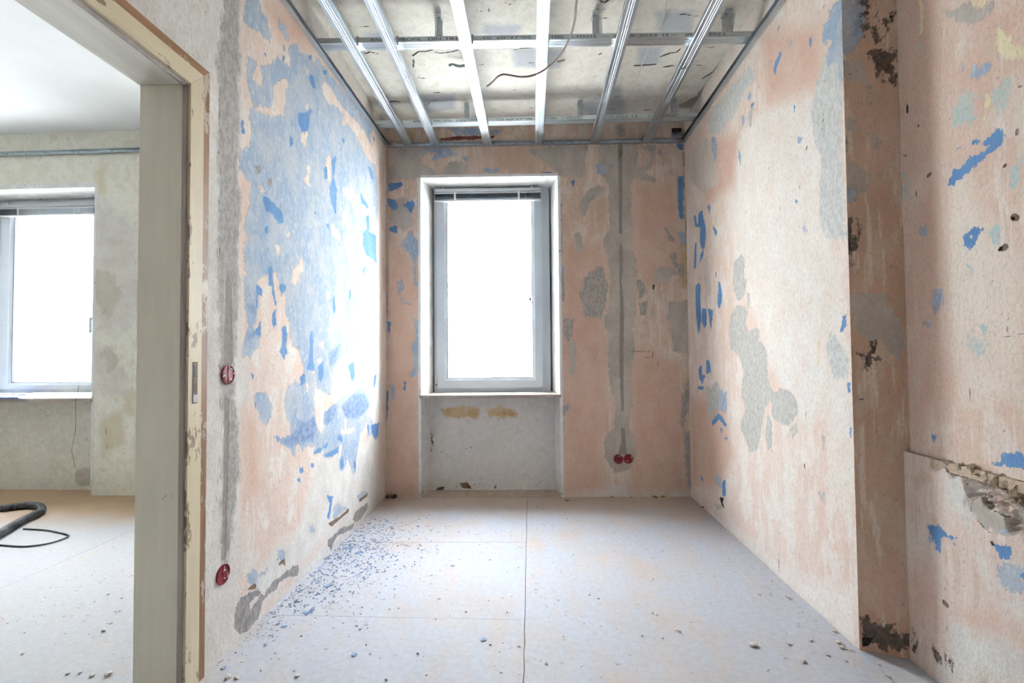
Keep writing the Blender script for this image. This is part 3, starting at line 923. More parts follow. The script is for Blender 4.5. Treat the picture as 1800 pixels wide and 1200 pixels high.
# left partition of the alcove, with the door opening
mat_left = lambda u: wall_material('peeling_blue_pink_wall', PINK, u, tan=(224, 204, 190), pal={'ce': ((176, 171, 168), (138, 134, 132), 0.022, 30, 0.0015, -0.0020, 55)})
ys = rng(YB, 0.40, 0.3)[:-1]+rng(0.40, 0.9, 0.05)[:-1]+[0.9]+rng(0.9, YJ, 0.02)[1:-1]+rng(YJ, by(XL)+0.01, 0.0072)
zs = rng(Z0, ZD_, 0.0072)[:-1]+rng(ZD_, ZC_, 0.0072)
wall_left = struct(grid_wall('wall_left', (XL, 0, 0), (0, 1, 0), (0, 0, 1), ys, zs, [(YD0-0.1, YJ+0.02, -1, ZD_+0.02)], LEFT, mat_left, ((1, 0, 0), XL)))
mb = MB()
mb.box((XL-TW, YJ+0.035, Z0), (XL-0.004, by(XL)+0.01, ZC_)).box((XL-TW, YB, ZD_+0.035), (XL-0.004, YJ+0.035, ZC_)).box((XL-TW, YB, Z0), (XL-0.004, YD0-0.035, ZD_+0.035))
mb.build('wall_core', M['core'], wall_left)

# far wall with the window opening
A0 = on((740, 500), (-BS, 1, 0), BD); B0 = on((983, 500), (-BS, 1, 0), BD)
WX0, WX1, WZ1 = -0.846, 0.183, 2.378
mat_back = lambda u: wall_material('peeling_pink_far_wall', ((224, 194, 174), (229, 206, 189), (232, 220, 206)), u)
bdir = np.array([1, BS, 0]); 
xs = rng(XL-0.005, WX0, 0.0072)[:-1]+rng(WX0, WX1, 0.03)[:-1]+rng(WX1, XR+0.005, 0.0072)
zs2 = rng(Z0, WZ1, 0.0072)[:-1]+rng(WZ1, ZC_, 0.0072)
wall_back = struct(grid_wall('wall_back', (0, BD, 0), bdir, (0, 0, 1), xs, zs2, [(WX0, WX1, -1, WZ1)], BACK, mat_back, ((-BS, 1, 0), BD)))
# masonry behind the skin, around the opening (outer face at +0.36)
def bp(x, off, z): return (x, by(x, off), z)
def wall_block(m, x0, x1, o0, o1, z0, z1, x0b=None, x1b=None):
    x0b = x0 if x0b is None else x0b; x1b = x1 if x1b is None else x1b
    m.hexa([bp(x0, o0, z0), bp(x1, o0, z0), bp(x1b, o1, z0), bp(x0b, o1, z0), bp(x0, o0, z1), bp(x1, o0, z1), bp(x1b, o1, z1), bp(x0b, o1, z1)])
ROFF = 0.215                     # depth of the reveal up to the window frame
FX0, FX1, FZ0, FZ1 = -0.792, 0.122, 0.752, 2.372
mb = MB()
wall_block(mb, XL-TW, WX0-0.001, 0.004, 0.38, Z0, ZC_, x1b=WX0+0.05)
wall_block(mb, WX1+0.001, XR+0.4, 0.004, 0.38, Z0, ZC_, x0b=WX1-0.05)
wall_block(mb, WX0-0.05, WX1+0.05, 0.004, 0.38, WZ1+0.002, ZC_)
mb.build('wall_core', M['core'], wall_back)
# unseen outer masonry, added to cut grazing daylight on the side walls
mb = MB(); OX0, OX1, OZ0, OZ1, OA, OB = -0.738, 0.066, 0.815, 2.31, ROFF+0.075, 0.46
wall_block(mb, XL, OX0, OA, OB, Z0, ZC_); wall_block(mb, OX1, XR, OA, OB, Z0, ZC_)
wall_block(mb, OX0, OX1, OA, OB, OZ1, ZC_); wall_block(mb, OX0, OX1, OA, OB, Z0, OZ0)
mb.build('light_cutting_rebate', M['core'], wall_back)
# white plastered reveals and breast wall under the sill
k = NT('white_reveal_plaster', 0.8)
nn = k.noise(16, 6, 0.65); n3 = k.noise(60, 4, 0.6); zz = k.pos()[2]
c = k.mix(k.ramp(nn, 0.4, 0.65), rgb((238, 238, 236)), rgb((226, 225, 222)))
low = k.math('MULTIPLY', k.ramp(zz, 0.16, 0.0), k.ramp(n3, 0.50, 0.56))
c = k.mix(low, c, rgb((196, 176, 146)))
c = k.mix(k.math('MULTIPLY', k.ramp(k.noise(30, 3, 0.5), 0.70, 0.72), 0.7), c, rgb((120, 112, 108)))
k.color(c); k.bump(nn, 0.004); M['reveal'] = k.m
for s, xa, xb in ((1, WX0, FX0), (-1, WX1, FX1)):
    m = MB()
    P = [bp(xa, -0.001, Z0), bp(xb, ROFF+0.10, Z0), bp(xb, ROFF+0.10, WZ1+0.002), bp(xa, -0.001, WZ1+0.002)]
    t = -0.02*s
    m.hexa(P+[(p[0]+t, p[1], p[2]) for p in P])
    m.build('window_reveal', M['reveal'], wall_back)
m = MB()
P = [bp(WX0, -0.001, WZ1), bp(WX1, -0.001, WZ1), bp(FX1+0.03, ROFF+0.10, FZ1), bp(FX0-0.03, ROFF+0.10, FZ1)]
m.hexa(P+[(p[0], p[1], p[2]+0.02) for p in P]); m.build('window_reveal_head', M['reveal'], wall_back)
BRE = parse('''
yw a ZG 410,560 480,545 600,550 650,560 650,610 620,635 590,610 520,620 420,600
yw a ZG 690,570 780,550 850,565 885,590 870,610 790,620 700,600
ho l0.003 ZG 790,585 860,595
dk l0.004 ZG 348,700 350,760 346,815
ck l0.003 ZG 560,805 600,795
ck l0.003 ZG 405,825 412,828
ck l0.002 ZG 765,635 768,628
ck l0.002 ZG 525,900 528,890
ck l0.002 ZG 512,945 518,938
ck l0.002 ZG 650,945 652,935
ck l0.002 ZG 470,985 474,980
ck l0.002 ZG 682,715 684,712
ck l0.002 ZG 485,655 488,652
ck l0.002 ZG 975,1050 1010,1030 1030,1000
ck l0.002 ZG 500,1050 525,1020 580,1040
ck l0.002 ZG 610,1030 655,1020 670,1050
ho a ZG 520,1020 570,1015 600,1055 540,1050
ho a ZG 735,1050 750,1025 748,1055
ho a ZG 380,1050 430,1040 420,1070 380,1070
''')
mat_bre = lambda u: wall_material('white_breast_wall', ((228, 226, 222), (232, 230, 226), (224, 221, 216)), u, False, 0.25, tan=(218, 212, 204))
BOFF = 0.175
br = grid_wall('breast_wall', (0, BD+BOFF, 0), bdir, (0, 0, 1), rng(WX0-0.01, WX1+0.01, 0.009), rng(Z0, 0.735, 0.009), [], BRE, mat_bre, ((-BS, 1, 0), BD+BOFF))
br.parent = wall_back
m = MB(); wall_block(m, WX0-0.02, WX1+0.02, BOFF+0.004, 0.38, Z0, 0.745); m.build('breast_wall_core', M['core'], wall_back)

# right wall of the alcove, the narrow face at its free edge, and the shallow recess
mat_right = lambda u: wall_material('peeling_pale_pink_wall', ((234, 208, 192), (238, 220, 206), (242, 232, 222)), u, pal={'wh': ((244, 236, 228), (240, 226, 214), 0.12, 7, 0.03, 0.0, 9), 'ce': ((214, 210, 202), (186, 181, 174), 0.040, 30, 0.0015, -0.0016, 55), 'gw': ((226, 214, 202), (214, 200, 188), 0.07, 22, 0.006, 0.0005, 26)}, tan=(230, 208, 194))
wall_right = struct(grid_wall('wall_right', (XR, 0, 0), (0, 1, 0), (0, 0, 1), rng(YE, by(XR)+0.01, 0.0072), rng(Z0, ZC_, 0.0072), [], RIGHT, mat_right, ((1, 0, 0), XR), flip=True))
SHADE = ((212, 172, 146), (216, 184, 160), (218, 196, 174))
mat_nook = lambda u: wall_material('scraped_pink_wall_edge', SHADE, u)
nd = np.array([XN-XR, YN-YE, 0]); nl = np.linalg.norm(nd); nd = nd/nl
nn_ = np.array([nd[1], -nd[0], 0.0])
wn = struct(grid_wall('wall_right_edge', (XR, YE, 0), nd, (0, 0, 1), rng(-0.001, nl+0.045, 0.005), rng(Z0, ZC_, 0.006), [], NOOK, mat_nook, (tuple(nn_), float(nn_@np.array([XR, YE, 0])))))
mb = MB(); mb.box((XR+0.004, YE+0.006, Z0), (XR+0.5, by(XR)+0.05, ZC_)); mb.build('wall_core', M['core'], wall_right)
mat_rec = lambda u: wall_material('scraped_pink_recess_wall', ((226, 196, 178), (230, 206, 190), (232, 218, 204)), u, pal={'wh': ((238, 224, 210), (232, 212, 196), 0.18, 7, 0.03, 0.0, 9)}, tan=(218, 194, 172))
LZ = 0.705                       # ledge height
XN = 1.264; XU = 1.281                    # upper wall stands back above the ledge
wr = struct(grid_wall('wall_right_recess', (XU, 0, 0), (0, 1, 0), (0, 0, 1), rng(YB, 1.0, 0.2)[:-1]+rng(1.0, YN+0.008, 0.005), rng(LZ-0.01, ZC_, 0.006), [], RECESS, mat_rec, ((1, 0, 0), XU), flip=True))
# lower part with broken plaster along its top edge
def rubble(G, fields):
    # distance below the broken edge; plaster missing towards the camera
    y, z = G[:, 0], G[:, 1]
    edge = np.interp(y, [0.9, 1.305, 1.36, 1.42, 1.48, 1.56, 1.60], [0.49, 0.56, 0.60, 0.625, 0.655, 0.685, 0.73])
    wob = 0.012*np.sin(y*47+1)+0.008*np.sin(y*113)+0.006*np.sin(z*90+y*60)
    d = np.clip((z-(edge+wob))/0.02, 0, 1)
    r = np.random.RandomState(3).rand(len(y))
    lump = 0.5+0.5*np.sin(y*160+3*np.sin(z*120))*np.sin(z*170+2*np.sin(y*90))
    return d*(0.004+0.014*lump+0.014*r)      # pushed into the wall (normal points away from the room)
PL_BROKEN = [('ce', 'ZP', [(505, 150), (560, 140), (760, 190), (960, 240), (960, 420), (885, 390), (860, 340), (800, 300), (740, 275), (700, 265), (650, 240), (560, 222), (530, 190)], 'a', 0.0),
             ('ho', 'ZP', [(680, 225), (740, 215), (730, 270), (690, 260)], 'a', 0.0), ('ho', 'ZP', [(800, 240), (860, 250), (840, 280), (800, 275)], 'a', 0.0),
             ('gw', 'ZP', [(740, 215), (790, 235), (800, 270), (760, 270)], 'a', 0.0)]
mat_pl = lambda u: wall_material('scraped_plinth_wall', ((224, 200, 186), (230, 212, 200), (230, 222, 214)), u, pal={'ce': ((196, 178, 156), (160, 142, 122), 0.012, 40, 0.002, -0.004, 60)})
wp = grid_wall('plinth_wall', (XN, 0, 0), (0, 1, 0), (0, 0, 1), rng(YB, 1.0, 0.2)[:-1]+rng(1.0, YN+0.008, 0.005), rng(Z0, LZ, 0.005), [], PLINTH+PL_BROKEN, mat_pl, ((1, 0, 0), XN), disp=rubble, flip=True)
wp.parent = wr
m = MB(); m.hexa([(XN+0.004, YB, LZ-0.03), (XN+0.004, YN+0.02, LZ-0.03), (XU+0.03, YN+0.02, LZ-0.03), (XU+0.03, YB, LZ-0.03),
                  (XN+0.012, YB, LZ-0.004), (XN+0.004, YN+0.02, LZ-0.002), (XU+0.03, YN+0.02, LZ+0.004), (XU+0.03, YB, LZ+0.004)])
m.build('ledge', simple('ledge_mortar', (214, 190, 168), (190, 168, 146), 60, 0.9, bump=0.004), wr)
m = MB(); m.box((XU+0.006, YB, Z0), (XU+0.3, YE+0.02, ZC_)); m.build('wall_core', M['core'], wr)
# loose mortar lumps left on the broken edge
stone = simple('broken_mortar', (206, 190, 168), (166, 146, 124), 90, 0.95, bump=0.004)
def lump(r, seed, flat=0.7):
    rs = random.Random(seed)
    bm = bmesh.new(); bmesh.ops.create_icosphere(bm, subdivisions=2, radius=r)
    for v in bm.verts:
        q = 0.72+0.5*rs.random()
        v.co = Vector((v.co.x*q*1.2, v.co.y*q, v.co.z*q*flat))
    me = bpy.data.meshes.new('mortar_lump'); bm.to_mesh(me); bm.free(); return me
for i, (px, rr) in enumerate([((1668, 813), 0.012), ((1690, 822), 0.014), ((1712, 826), 0.016), ((1725, 835), 0.013), ((1738, 838), 0.016), ((1757, 845), 0.018), ((1772, 850), 0.015), ((1788, 862), 0.018), ((1700, 832), 0.010), ((1781, 875), 0.014)]):
    p = atX(px, XN+0.012); o = link('mortar_lump', lump(rr, i), stone, wr); o.location = tuple(p); o.rotation_euler = (i, i*2, i*3)

# wall behind the camera and the other room's walls
m = MB(); m.box((XL-TW, YB-0.12, Z0), (XU+0.3, YB, ZC_)); struct(m.build('wall_front', wall_material('plain_scraped_wall', PINK, set()), None))
LY = 3.415
mat_lr = lambda u: wall_material('cream_scraped_wall', ((240, 238, 226), (242, 240, 230), (232, 228, 214)), u, False, 0.2, pal={'yw': ((218, 206, 176), (224, 216, 194), 0.10, 10, 0.03, 0.0, 20), 'gw': ((214, 210, 198), (206, 201, 188), 0.10, 22, 0.01, 0.0, 26)}, tan=(222, 214, 192))
LWX0, LWX1, LWZ1 = -4.42, -3.40, 2.372
V3 = -2.20                       # side of an unseen narrow window, added to brighten this room
lxs = rng(XO, LWX0, 0.1)[:-1]+rng(LWX0, LWX1, 0.05)[:-1]+rng(LWX1, -2.62, 0.01)[:-1]+rng(-2.62, V3, 0.05)[:-1]+rng(V3, -1.60, 0.05)[:-1]+rng(-1.60, XL-TW, 0.05)
lzs = rng(Z0, LWZ1, 0.012)[:-1]+rng(LWZ1, ZC_, 0.012)
wl2 = struct(grid_wall('wall_far_room', (0, LY, 0), (1, 0, 0), (0, 0, 1), lxs, lzs, [(LWX0, LWX1, -1, LWZ1), (V3, -1.60, -1, LWZ1)], LROOM, mat_lr, ((0, 1, 0), LY)))
LF = 3.60                        # frame plane of that window
LFX0, LFX1, LFZ0, LFZ1 = -4.40, -3.42, 0.766, 2.36
m = MB(); m.box((XO, LY+0.004, Z0), (LWX0-0.001, 3.83, ZC_)).box((LWX1+0.001, LY+0.004, Z0), (V3, 3.83, ZC_)).box((-1.60, LY+0.004, Z0), (XL-TW, 3.83, ZC_))
for xx, xe in ((LWX0, LWX1), (V3, -1.60)): m.box((xx, LY+0.004, LWZ1+0.002), (xe, 3.83, ZC_))
m.build('wall_core', M['core'], wl2)
for xa, xb, t in ((LWX0, LWX0+0.015, -0.02), (LWX1, LWX1-0.012, 0.02), (V3, V3+0.015, -0.02), (-1.60, -1.612, 0.02)):
    m = MB(); P = [(xa, LY-0.001, Z0), (xb, LF+0.12, Z0), (xb, LF+0.12, LWZ1), (xa, LY-0.001, LWZ1)]
    m.hexa(P+[(p[0]+t, p[1], p[2]) for p in P]); m.build('window_reveal', M['reveal'], wl2)
for xx, xe in ((LWX0, LWX1), (V3, -1.60)):
    m = MB(); P = [(xx, LY-0.001, LWZ1), (xe, LY-0.001, LWZ1), (xe, LF+0.12, LFZ1-0.02), (xx, LF+0.12, LFZ1-0.02)]
    m.hexa(P+[(p[0], p[1], p[2]+0.04) for p in P]); m.build('window_reveal_head', M['reveal'], wl2)
m = MB(); m.box((V3-0.01, 3.55, Z0), (-1.59, 3.83, 0.72)); m.build('breast_wall_core', M['reveal'], wl2)
LBR = parse('''
gw a P 131,825 162,820 162,852 131,850
ck l0.002 P 80,730 100,732
ck l0.002 P 140,720 150,745 155,790
ck l0.0015 P 20,830 50,832
''')
br2 = grid_wall('breast_wall', (0, 3.55, 0), (1, 0, 0), (0, 0, 1), rng(LWX0, LWX1, 0.012), rng(Z0, 0.72, 0.012), [], LBR, lambda u: wall_material('white_breast_wall_far', ((222, 220, 210), (226, 224, 214), (216, 213, 200)), u, False, 0.2, tan=(214, 208, 194)), ((0, 1, 0), 3.55))
br2.parent = wl2
m = MB(); m.box((LWX0-0.01, 3.554, Z0), (LWX1+0.01, 3.83, 0.72)); m.build('breast_wall_core', M['core'], wl2)
cream = wall_material('cream_plain_wall', ((240, 238, 226), (242, 240, 230), (232, 228, 214)), set(), False, 0.2)
m = MB(); m.box((XO-0.12, YB-0.12, Z0), (XO, 3.83, ZC_)); struct(m.build('wall_far_side', cream))
m = MB(); m.box((XO, YB-0.12, Z0), (XL-TW, YB, ZC_)); struct(m.build('wall_far_near', cream))

# ceilings
def cdisp(G, fields):
    y, x = G[:, 1], G[:, 0]
    st = lambda c, w_: 1/(1+np.exp(-(y-c)/w_))
    z = 0.030-0.022*st(2.235+0.02*np.sin(x*2.1), 0.012)-0.014*st(3.085+0.014*x+0.015*np.sin(x*1.7), 0.007)
    z += 0.004*np.sin(x*5+y*3)*np.sin(y*6-x*2)+0.012*np.clip((x-0.6)*(y-2.7), 0, 0.3)*2
    return z
mat_ceil = lambda u: wall_material('cracked_cream_ceiling', ((242, 239, 228), (244, 242, 234), (234, 229, 218)), u, False, 0.5,
    pal={'lb': ((196, 200, 206), (214, 214, 212), 0.05, 12, 0.02, 0.0, 20), 'ck': ((92, 84, 76), (66, 60, 54), 0.006, 60, 0.0012, -0.004, 40)}, tan=(226, 217, 198))
ceiling = struct(grid_wall('ceiling', (0, 0, 2.785), (1, 0, 0), (0, 1, 0), rng(XL-0.02, XU+0.02, 0.01), rng(YB, 1.8, 0.2)[:-1]+rng(1.8, BD+0.06, 0.01), [], CEIL, mat_ceil, ((0, 0, 1), 2.79), disp=cdisp, flip=True))
m = MB(); m.box((XL-TW-0.05, YB-0.12, 2.825), (XU+0.3, 3.85, 2.95)); m.build('ceiling_slab', M['core'], ceiling)
m = MB(); m.box((XO-0.12, YB-0.12, 2.81), (XL-0.16, 3.85, 2.95)); c2 = struct(m.build('ceiling_far', simple('white_smooth_ceiling', (238, 240, 242), (234, 236, 238), 5, 0.8)))

# floor: dry-laid boards with open joints, dusty
k = NT('dusty_floor_board', 0.75)
px_, py_, pz_ = k.pos()
nb = k.noise(1.6, 5, 0.6); nm = k.noise(7, 6, 0.65); nf = k.noise(45, 5, 0.65); ns = k.noise(9, 6, 0.6, (1.0, 0.25, 1), 1.0)
board = k.mix(k.ramp(nm, 0.35, 0.65), rgb((206, 184, 162)), rgb((196, 170, 144)))
dustc = k.mix(k.ramp(nf, 0.35, 0.65), rgb((194, 197, 205)), rgb((182, 184, 191)))
dust = k.math('ADD', k.ramp(nb, 0.36, 0.56, 0.55, 1.0), k.math('MULTIPLY', k.math('SUBTRACT', ns, 0.5), 1.2))
ed = k.math('ADD', py_, k.math('MULTIPLY', k.math('SUBTRACT', nm, 0.5), 0.35))
dust = k.math('MULTIPLY', dust, k.ramp(ed, 3.35, 3.0, 0.20, 1.0), True)  # browner towards the far wall
c = k.mix(dust, board, dustc)
c = k.mix(k.math('MULTIPLY', k.ramp(k.noise(150, 3, 0.6), 0.66, 0.72), 0.35), c, rgb((150, 140, 134)))
k.color(c)
k.bump(k.math('ADD', k.math('MULTIPLY', nf, 0.0012), k.math('MULTIPLY', ns, 0.002)), 1.0, 0.6)
M['floor'] = k.m
k = NT('beige_floor_board', 0.7)
px_, py_, pz_ = k.pos()
nm = k.noise(6, 6, 0.65); nf = k.noise(45, 5, 0.65); ns = k.noise(5, 6, 0.6, (1.0, 0.3, 1), 1.0)
board = k.mix(k.ramp(nm, 0.35, 0.65), rgb((204, 174, 142)), rgb((194, 162, 128)))
dustc = k.mix(k.ramp(nf, 0.35, 0.65), rgb((184, 183, 185)), rgb((174, 172, 173)))
ed = k.math('ADD', k.math('ADD', py_, k.math('MULTIPLY', px_, -0.05)), k.math('MULTIPLY', k.math('SUBTRACT', nm, 0.5), 0.5))
dust = k.math('MULTIPLY', k.ramp(ns, 0.25, 0.45, 0.6, 1.0), k.ramp(ed, 3.25, 2.85, 0.05, 1.0), True)
k.color(k.mix(dust, board, dustc)); k.bump(nf, 0.0010); M['floor_far'] = k.m
m = MB(); m.box((XO-0.12, YB-0.12, -0.12), (XU+0.3, 3.85, -0.022))
floor = struct(m.build('floor', simple('dark_subfloor', (96, 88, 82), (80, 72, 68), 20, 0.9)))
def board(pts, mat, name='floor_board'):
    n = len(pts); m = MB()
    V = [(x, y, -0.022) for x, y in pts]+[(x, y, 0.0) for x, y in pts]
    m.poly(V, [list(range(n))[::-1], list(range(n, 2*n))]+[[i, (i+1) % n, n+(i+1) % n, n+i] for i in range(n)])
    return m.build(name, mat, floor)
# the long crack between the two runs of boards wanders a little near the camera
crack = [(-0.046, YB), (-0.046, 1.40), (-0.0475, 1.50), (-0.045, 1.58), (-0.0485, 1.66), (-0.046, 1.72), (-0.050, 1.80), (-0.0495, 1.90), (-0.0525, 2.1), (-0.056, 2.4), (-0.058, 2.615)]
g = 0.0013
lf = [(x-g, y) for x, y in crack]
board([(XL-0.0, YB), ]+lf[:7]+[(-0.0500-g, 1.8655), (XL, 1.8640)], M['floor'])
board([(XL, 1.8650), (-0.0500-g, 1.8665)]+lf[7:10]+[(-0.058-g, 2.6250), (XL, 2.5980)], M['floor'])
board([(XL, 2.6000), (-0.058-g, 2.6270), (-0.064-g, 3.2), (-0.068-g, by(-0.07)-0.012), (XL, by(XL)-0.008)], M['floor'])
rt = [(x+g, y) for x, y in crack]+[(-0.064+g, 3.2), (-0.068+g, by(-0.07)-0.012)]
board([(XR-0.003, YB)]+[(XR-0.003, by(XR)-0.006)]+rt[::-1], M['floor'])
board([(XR-0.001, YB), (XU, YB), (XU, YN+0.03), (XR+0.0, YE+0.02)], M['floor'])
strip = simple('bare_brown_board', (200, 180, 160), (184, 160, 138), 18, 0.8)
for xa, xb in ((WX0, -0.435), (-0.4325, -0.072), (-0.0700, WX1)):
    board([(xa, by(xa)-0.004), (xb, by(xb)-0.004), (xb, by(xb, BOFF)+0.02), (xa, by(xa, BOFF)+0.02)], strip)
board([(XO, YB), (-2.445, YB), (-2.445, LY+0.15), (XO, LY+0.15)], M['floor_far'])
board([(-2.443, YB), (XL-0.003, YB), (XL-0.003, YJ+0.08), (XL-TW, YJ+0.08), (XL-TW, LY+0.15), (-2.443, LY+0.15)], M['floor_far'])

# ------------------------------------------------------------------ windows
def ring(m, W, ro, ri, o0, o1, bead=0.0):
    """mitred frame between rectangles ro and ri (x0,x1,z0,z1), from depth o0 (room side) to o1"""
    a, b = ro, ri
    co = [(a[0], a[2]), (a[1], a[2]), (a[1], a[3]), (a[0], a[3])]
    ci = [(b[0], b[2]), (b[1], b[2]), (b[1], b[3]), (b[0], b[3])]
    for i in range(4):
        j = (i+1) % 4
        m.hexa([W(*[co[i][0], o0, co[i][1]]), W(co[j][0], o0, co[j][1]), W(co[j][0], o1, co[j][1]), W(co[i][0], o1, co[i][1]),
                W(ci[i][0], o0+bead, ci[i][1]), W(ci[j][0], o0+bead, ci[j][1]), W(ci[j][0], o1, ci[j][1]), W(ci[i][0], o1, ci[i][1])])
def window(name, W, fr, sa, gl, o, sill, handle, hinge):
    root = empty(name, W(fr[0], o, fr[2])); struct(root)
    inv = Matrix.Translation(-Vector(root.location))
    def part(m, nm, mat, par=None):
        ob = m.build(nm, mat, par or root)
        if par is None: ob.matrix_parent_inverse = inv
        return ob
    m = MB(); ring(m, W, fr, (sa[0]+0.012, sa[1]-0.012, sa[2]+0.012, sa[3]-0.012), o, o+0.07, 0.004); part(m, 'window_frame', M['pvc'])
    m = MB(); ring(m, W, sa, (gl[0]-0.02, gl[1]+0.02, gl[2]-0.02, gl[3]+0.02), o-0.014, o+0.055); ring(m, W, (gl[0]-0.02, gl[1]+0.02, gl[2]-0.02, gl[3]+0.02), gl, o-0.013, o+0.012, 0.012)
    sash = part(m, 'sash', M['pvc'])
    m = MB(); ring(m, W, (gl[0]-0.001, gl[1]+0.001, gl[2]-0.001, gl[3]+0.001), (gl[0]+0.004, gl[1]-0.004, gl[2]+0.004, gl[3]-0.004), o+0.0, o+0.028); m.build('gasket', M['gasket'], sash)
    m = MB(); m.hexa([W(gl[0]-0.01, o+0.012, gl[2]-0.01), W(gl[1]+0.01, o+0.012, gl[2]-0.01), W(gl[1]+0.01, o+0.016, gl[2]-0.01), W(gl[0]-0.01, o+0.016, gl[2]-0.01),
                      W(gl[0]-0.01, o+0.012, gl[3]+0.01), W(gl[1]+0.01, o+0.012, gl[3]+0.01), W(gl[1]+0.01, o+0.016, gl[3]+0.01), W(gl[0]-0.01, o+0.016, gl[3]+0.01)])
    m.build('pane', M['glass'], sash)
    hx, hz = handle
    m = MB(); p = W(hx, o-0.014, hz); m.box((p[0]-0.014, p[1]-0.010, p[2]-0.034), (p[0]+0.014, p[1]+0.001, p[2]+0.034), 0.004, 2)
    m.lathe([(0.0, 0.0), (0.010, 0.0), (0.010, 0.045), (0.0, 0.045)], (p[0], p[1], p[2]), (0, -1, 0), 12)
    m.box((p[0]-0.0095, p[1]-0.055, p[2]-0.115), (p[0]+0.0095, p[1]-0.038, p[2]+0.012), 0.005, 2)
    hd = m.build('handle', M['pvc'], sash)
    for hz_ in hinge[1]:
        m = MB(); p = W(hinge[0], o-0.012, hz_); m.box((p[0]-0.010, p[1]-0.012, p[2]-0.03), (p[0]+0.008, p[1]+0.006, p[2]+0.035), 0.003, 2)
        hc = part(m, 'hinge_cover', M['pvc'])
        m = MB(); m.box((p[0]-0.004, p[1]-0.0135, p[2]-0.026), (p[0]+0.006, p[1]-0.011, p[2]-0.016)); m.build('hinge_slot', M['black_plastic'], hc)
    x0, x1, o0, o1, z0, z1 = sill
    m = MB(); m.hexa([W(x0, o0, z0), W(x1, o0, z0), W(x1, o1, z0), W(x0, o1, z0), W(x0, o0, z1-0.002), W(x1, o0, z1-0.002), W(x1, o1, z1+0.002), W(x0, o1, z1+0.002)])
    part(m, 'window_sill', M['sill'])
    return root
W1 = bp
w1 = window('window_1', W1, (FX0, FX1, FZ0, FZ1), (-0.770, 0.064, 0.784, 2.345), (-0.690, -0.015, 0.864, 2.275), ROFF, (WX0-0.010, WX1+0.010, -0.020, ROFF+0.02, 0.728, 0.752), (0.022, 1.43), (-0.774, [0.835]))
W2 = lambda x, o, z: (x, o, z)
w2 = window('window_2', W2, (LFX0, LFX1, LFZ0, LFZ1), (LFX0+0.03, LFX1-0.055, LFZ0+0.03, LFZ1-0.03), (-4.275, -3.595, 0.848, 2.26), LF, (LWX0-0.01, LWX1+0.005, LY-0.018, LF+0.02, 0.712, 0.742), (-3.545, 1.36), (-4.385, [0.84]))
w3 = window('added_window', W2, (V3+0.02, -1.62, LFZ0, LFZ1), (V3+0.05, -1.65, LFZ0+0.03, LFZ1-0.03), (V3+0.12, -1.72, 0.848, 2.26), LF, (V3-0.01, -1.595, LY-0.018, LF+0.02, 0.712, 0.742), (-1.685, 1.36), (V3+0.035, [0.84]))  # unseen window added to brighten the cream room
portal('daylight_added_window', ((V3-1.60)/2, LF+0.14, 1.56), 0.55, 1.55)  # portal of the added window
portal('daylight_window_1', bp(-0.336, 0.462, 1.5625), 0.804, 1.495)
portal('daylight_window_2', (-3.93, LF+0.14, 1.56), 0.85, 1.55)

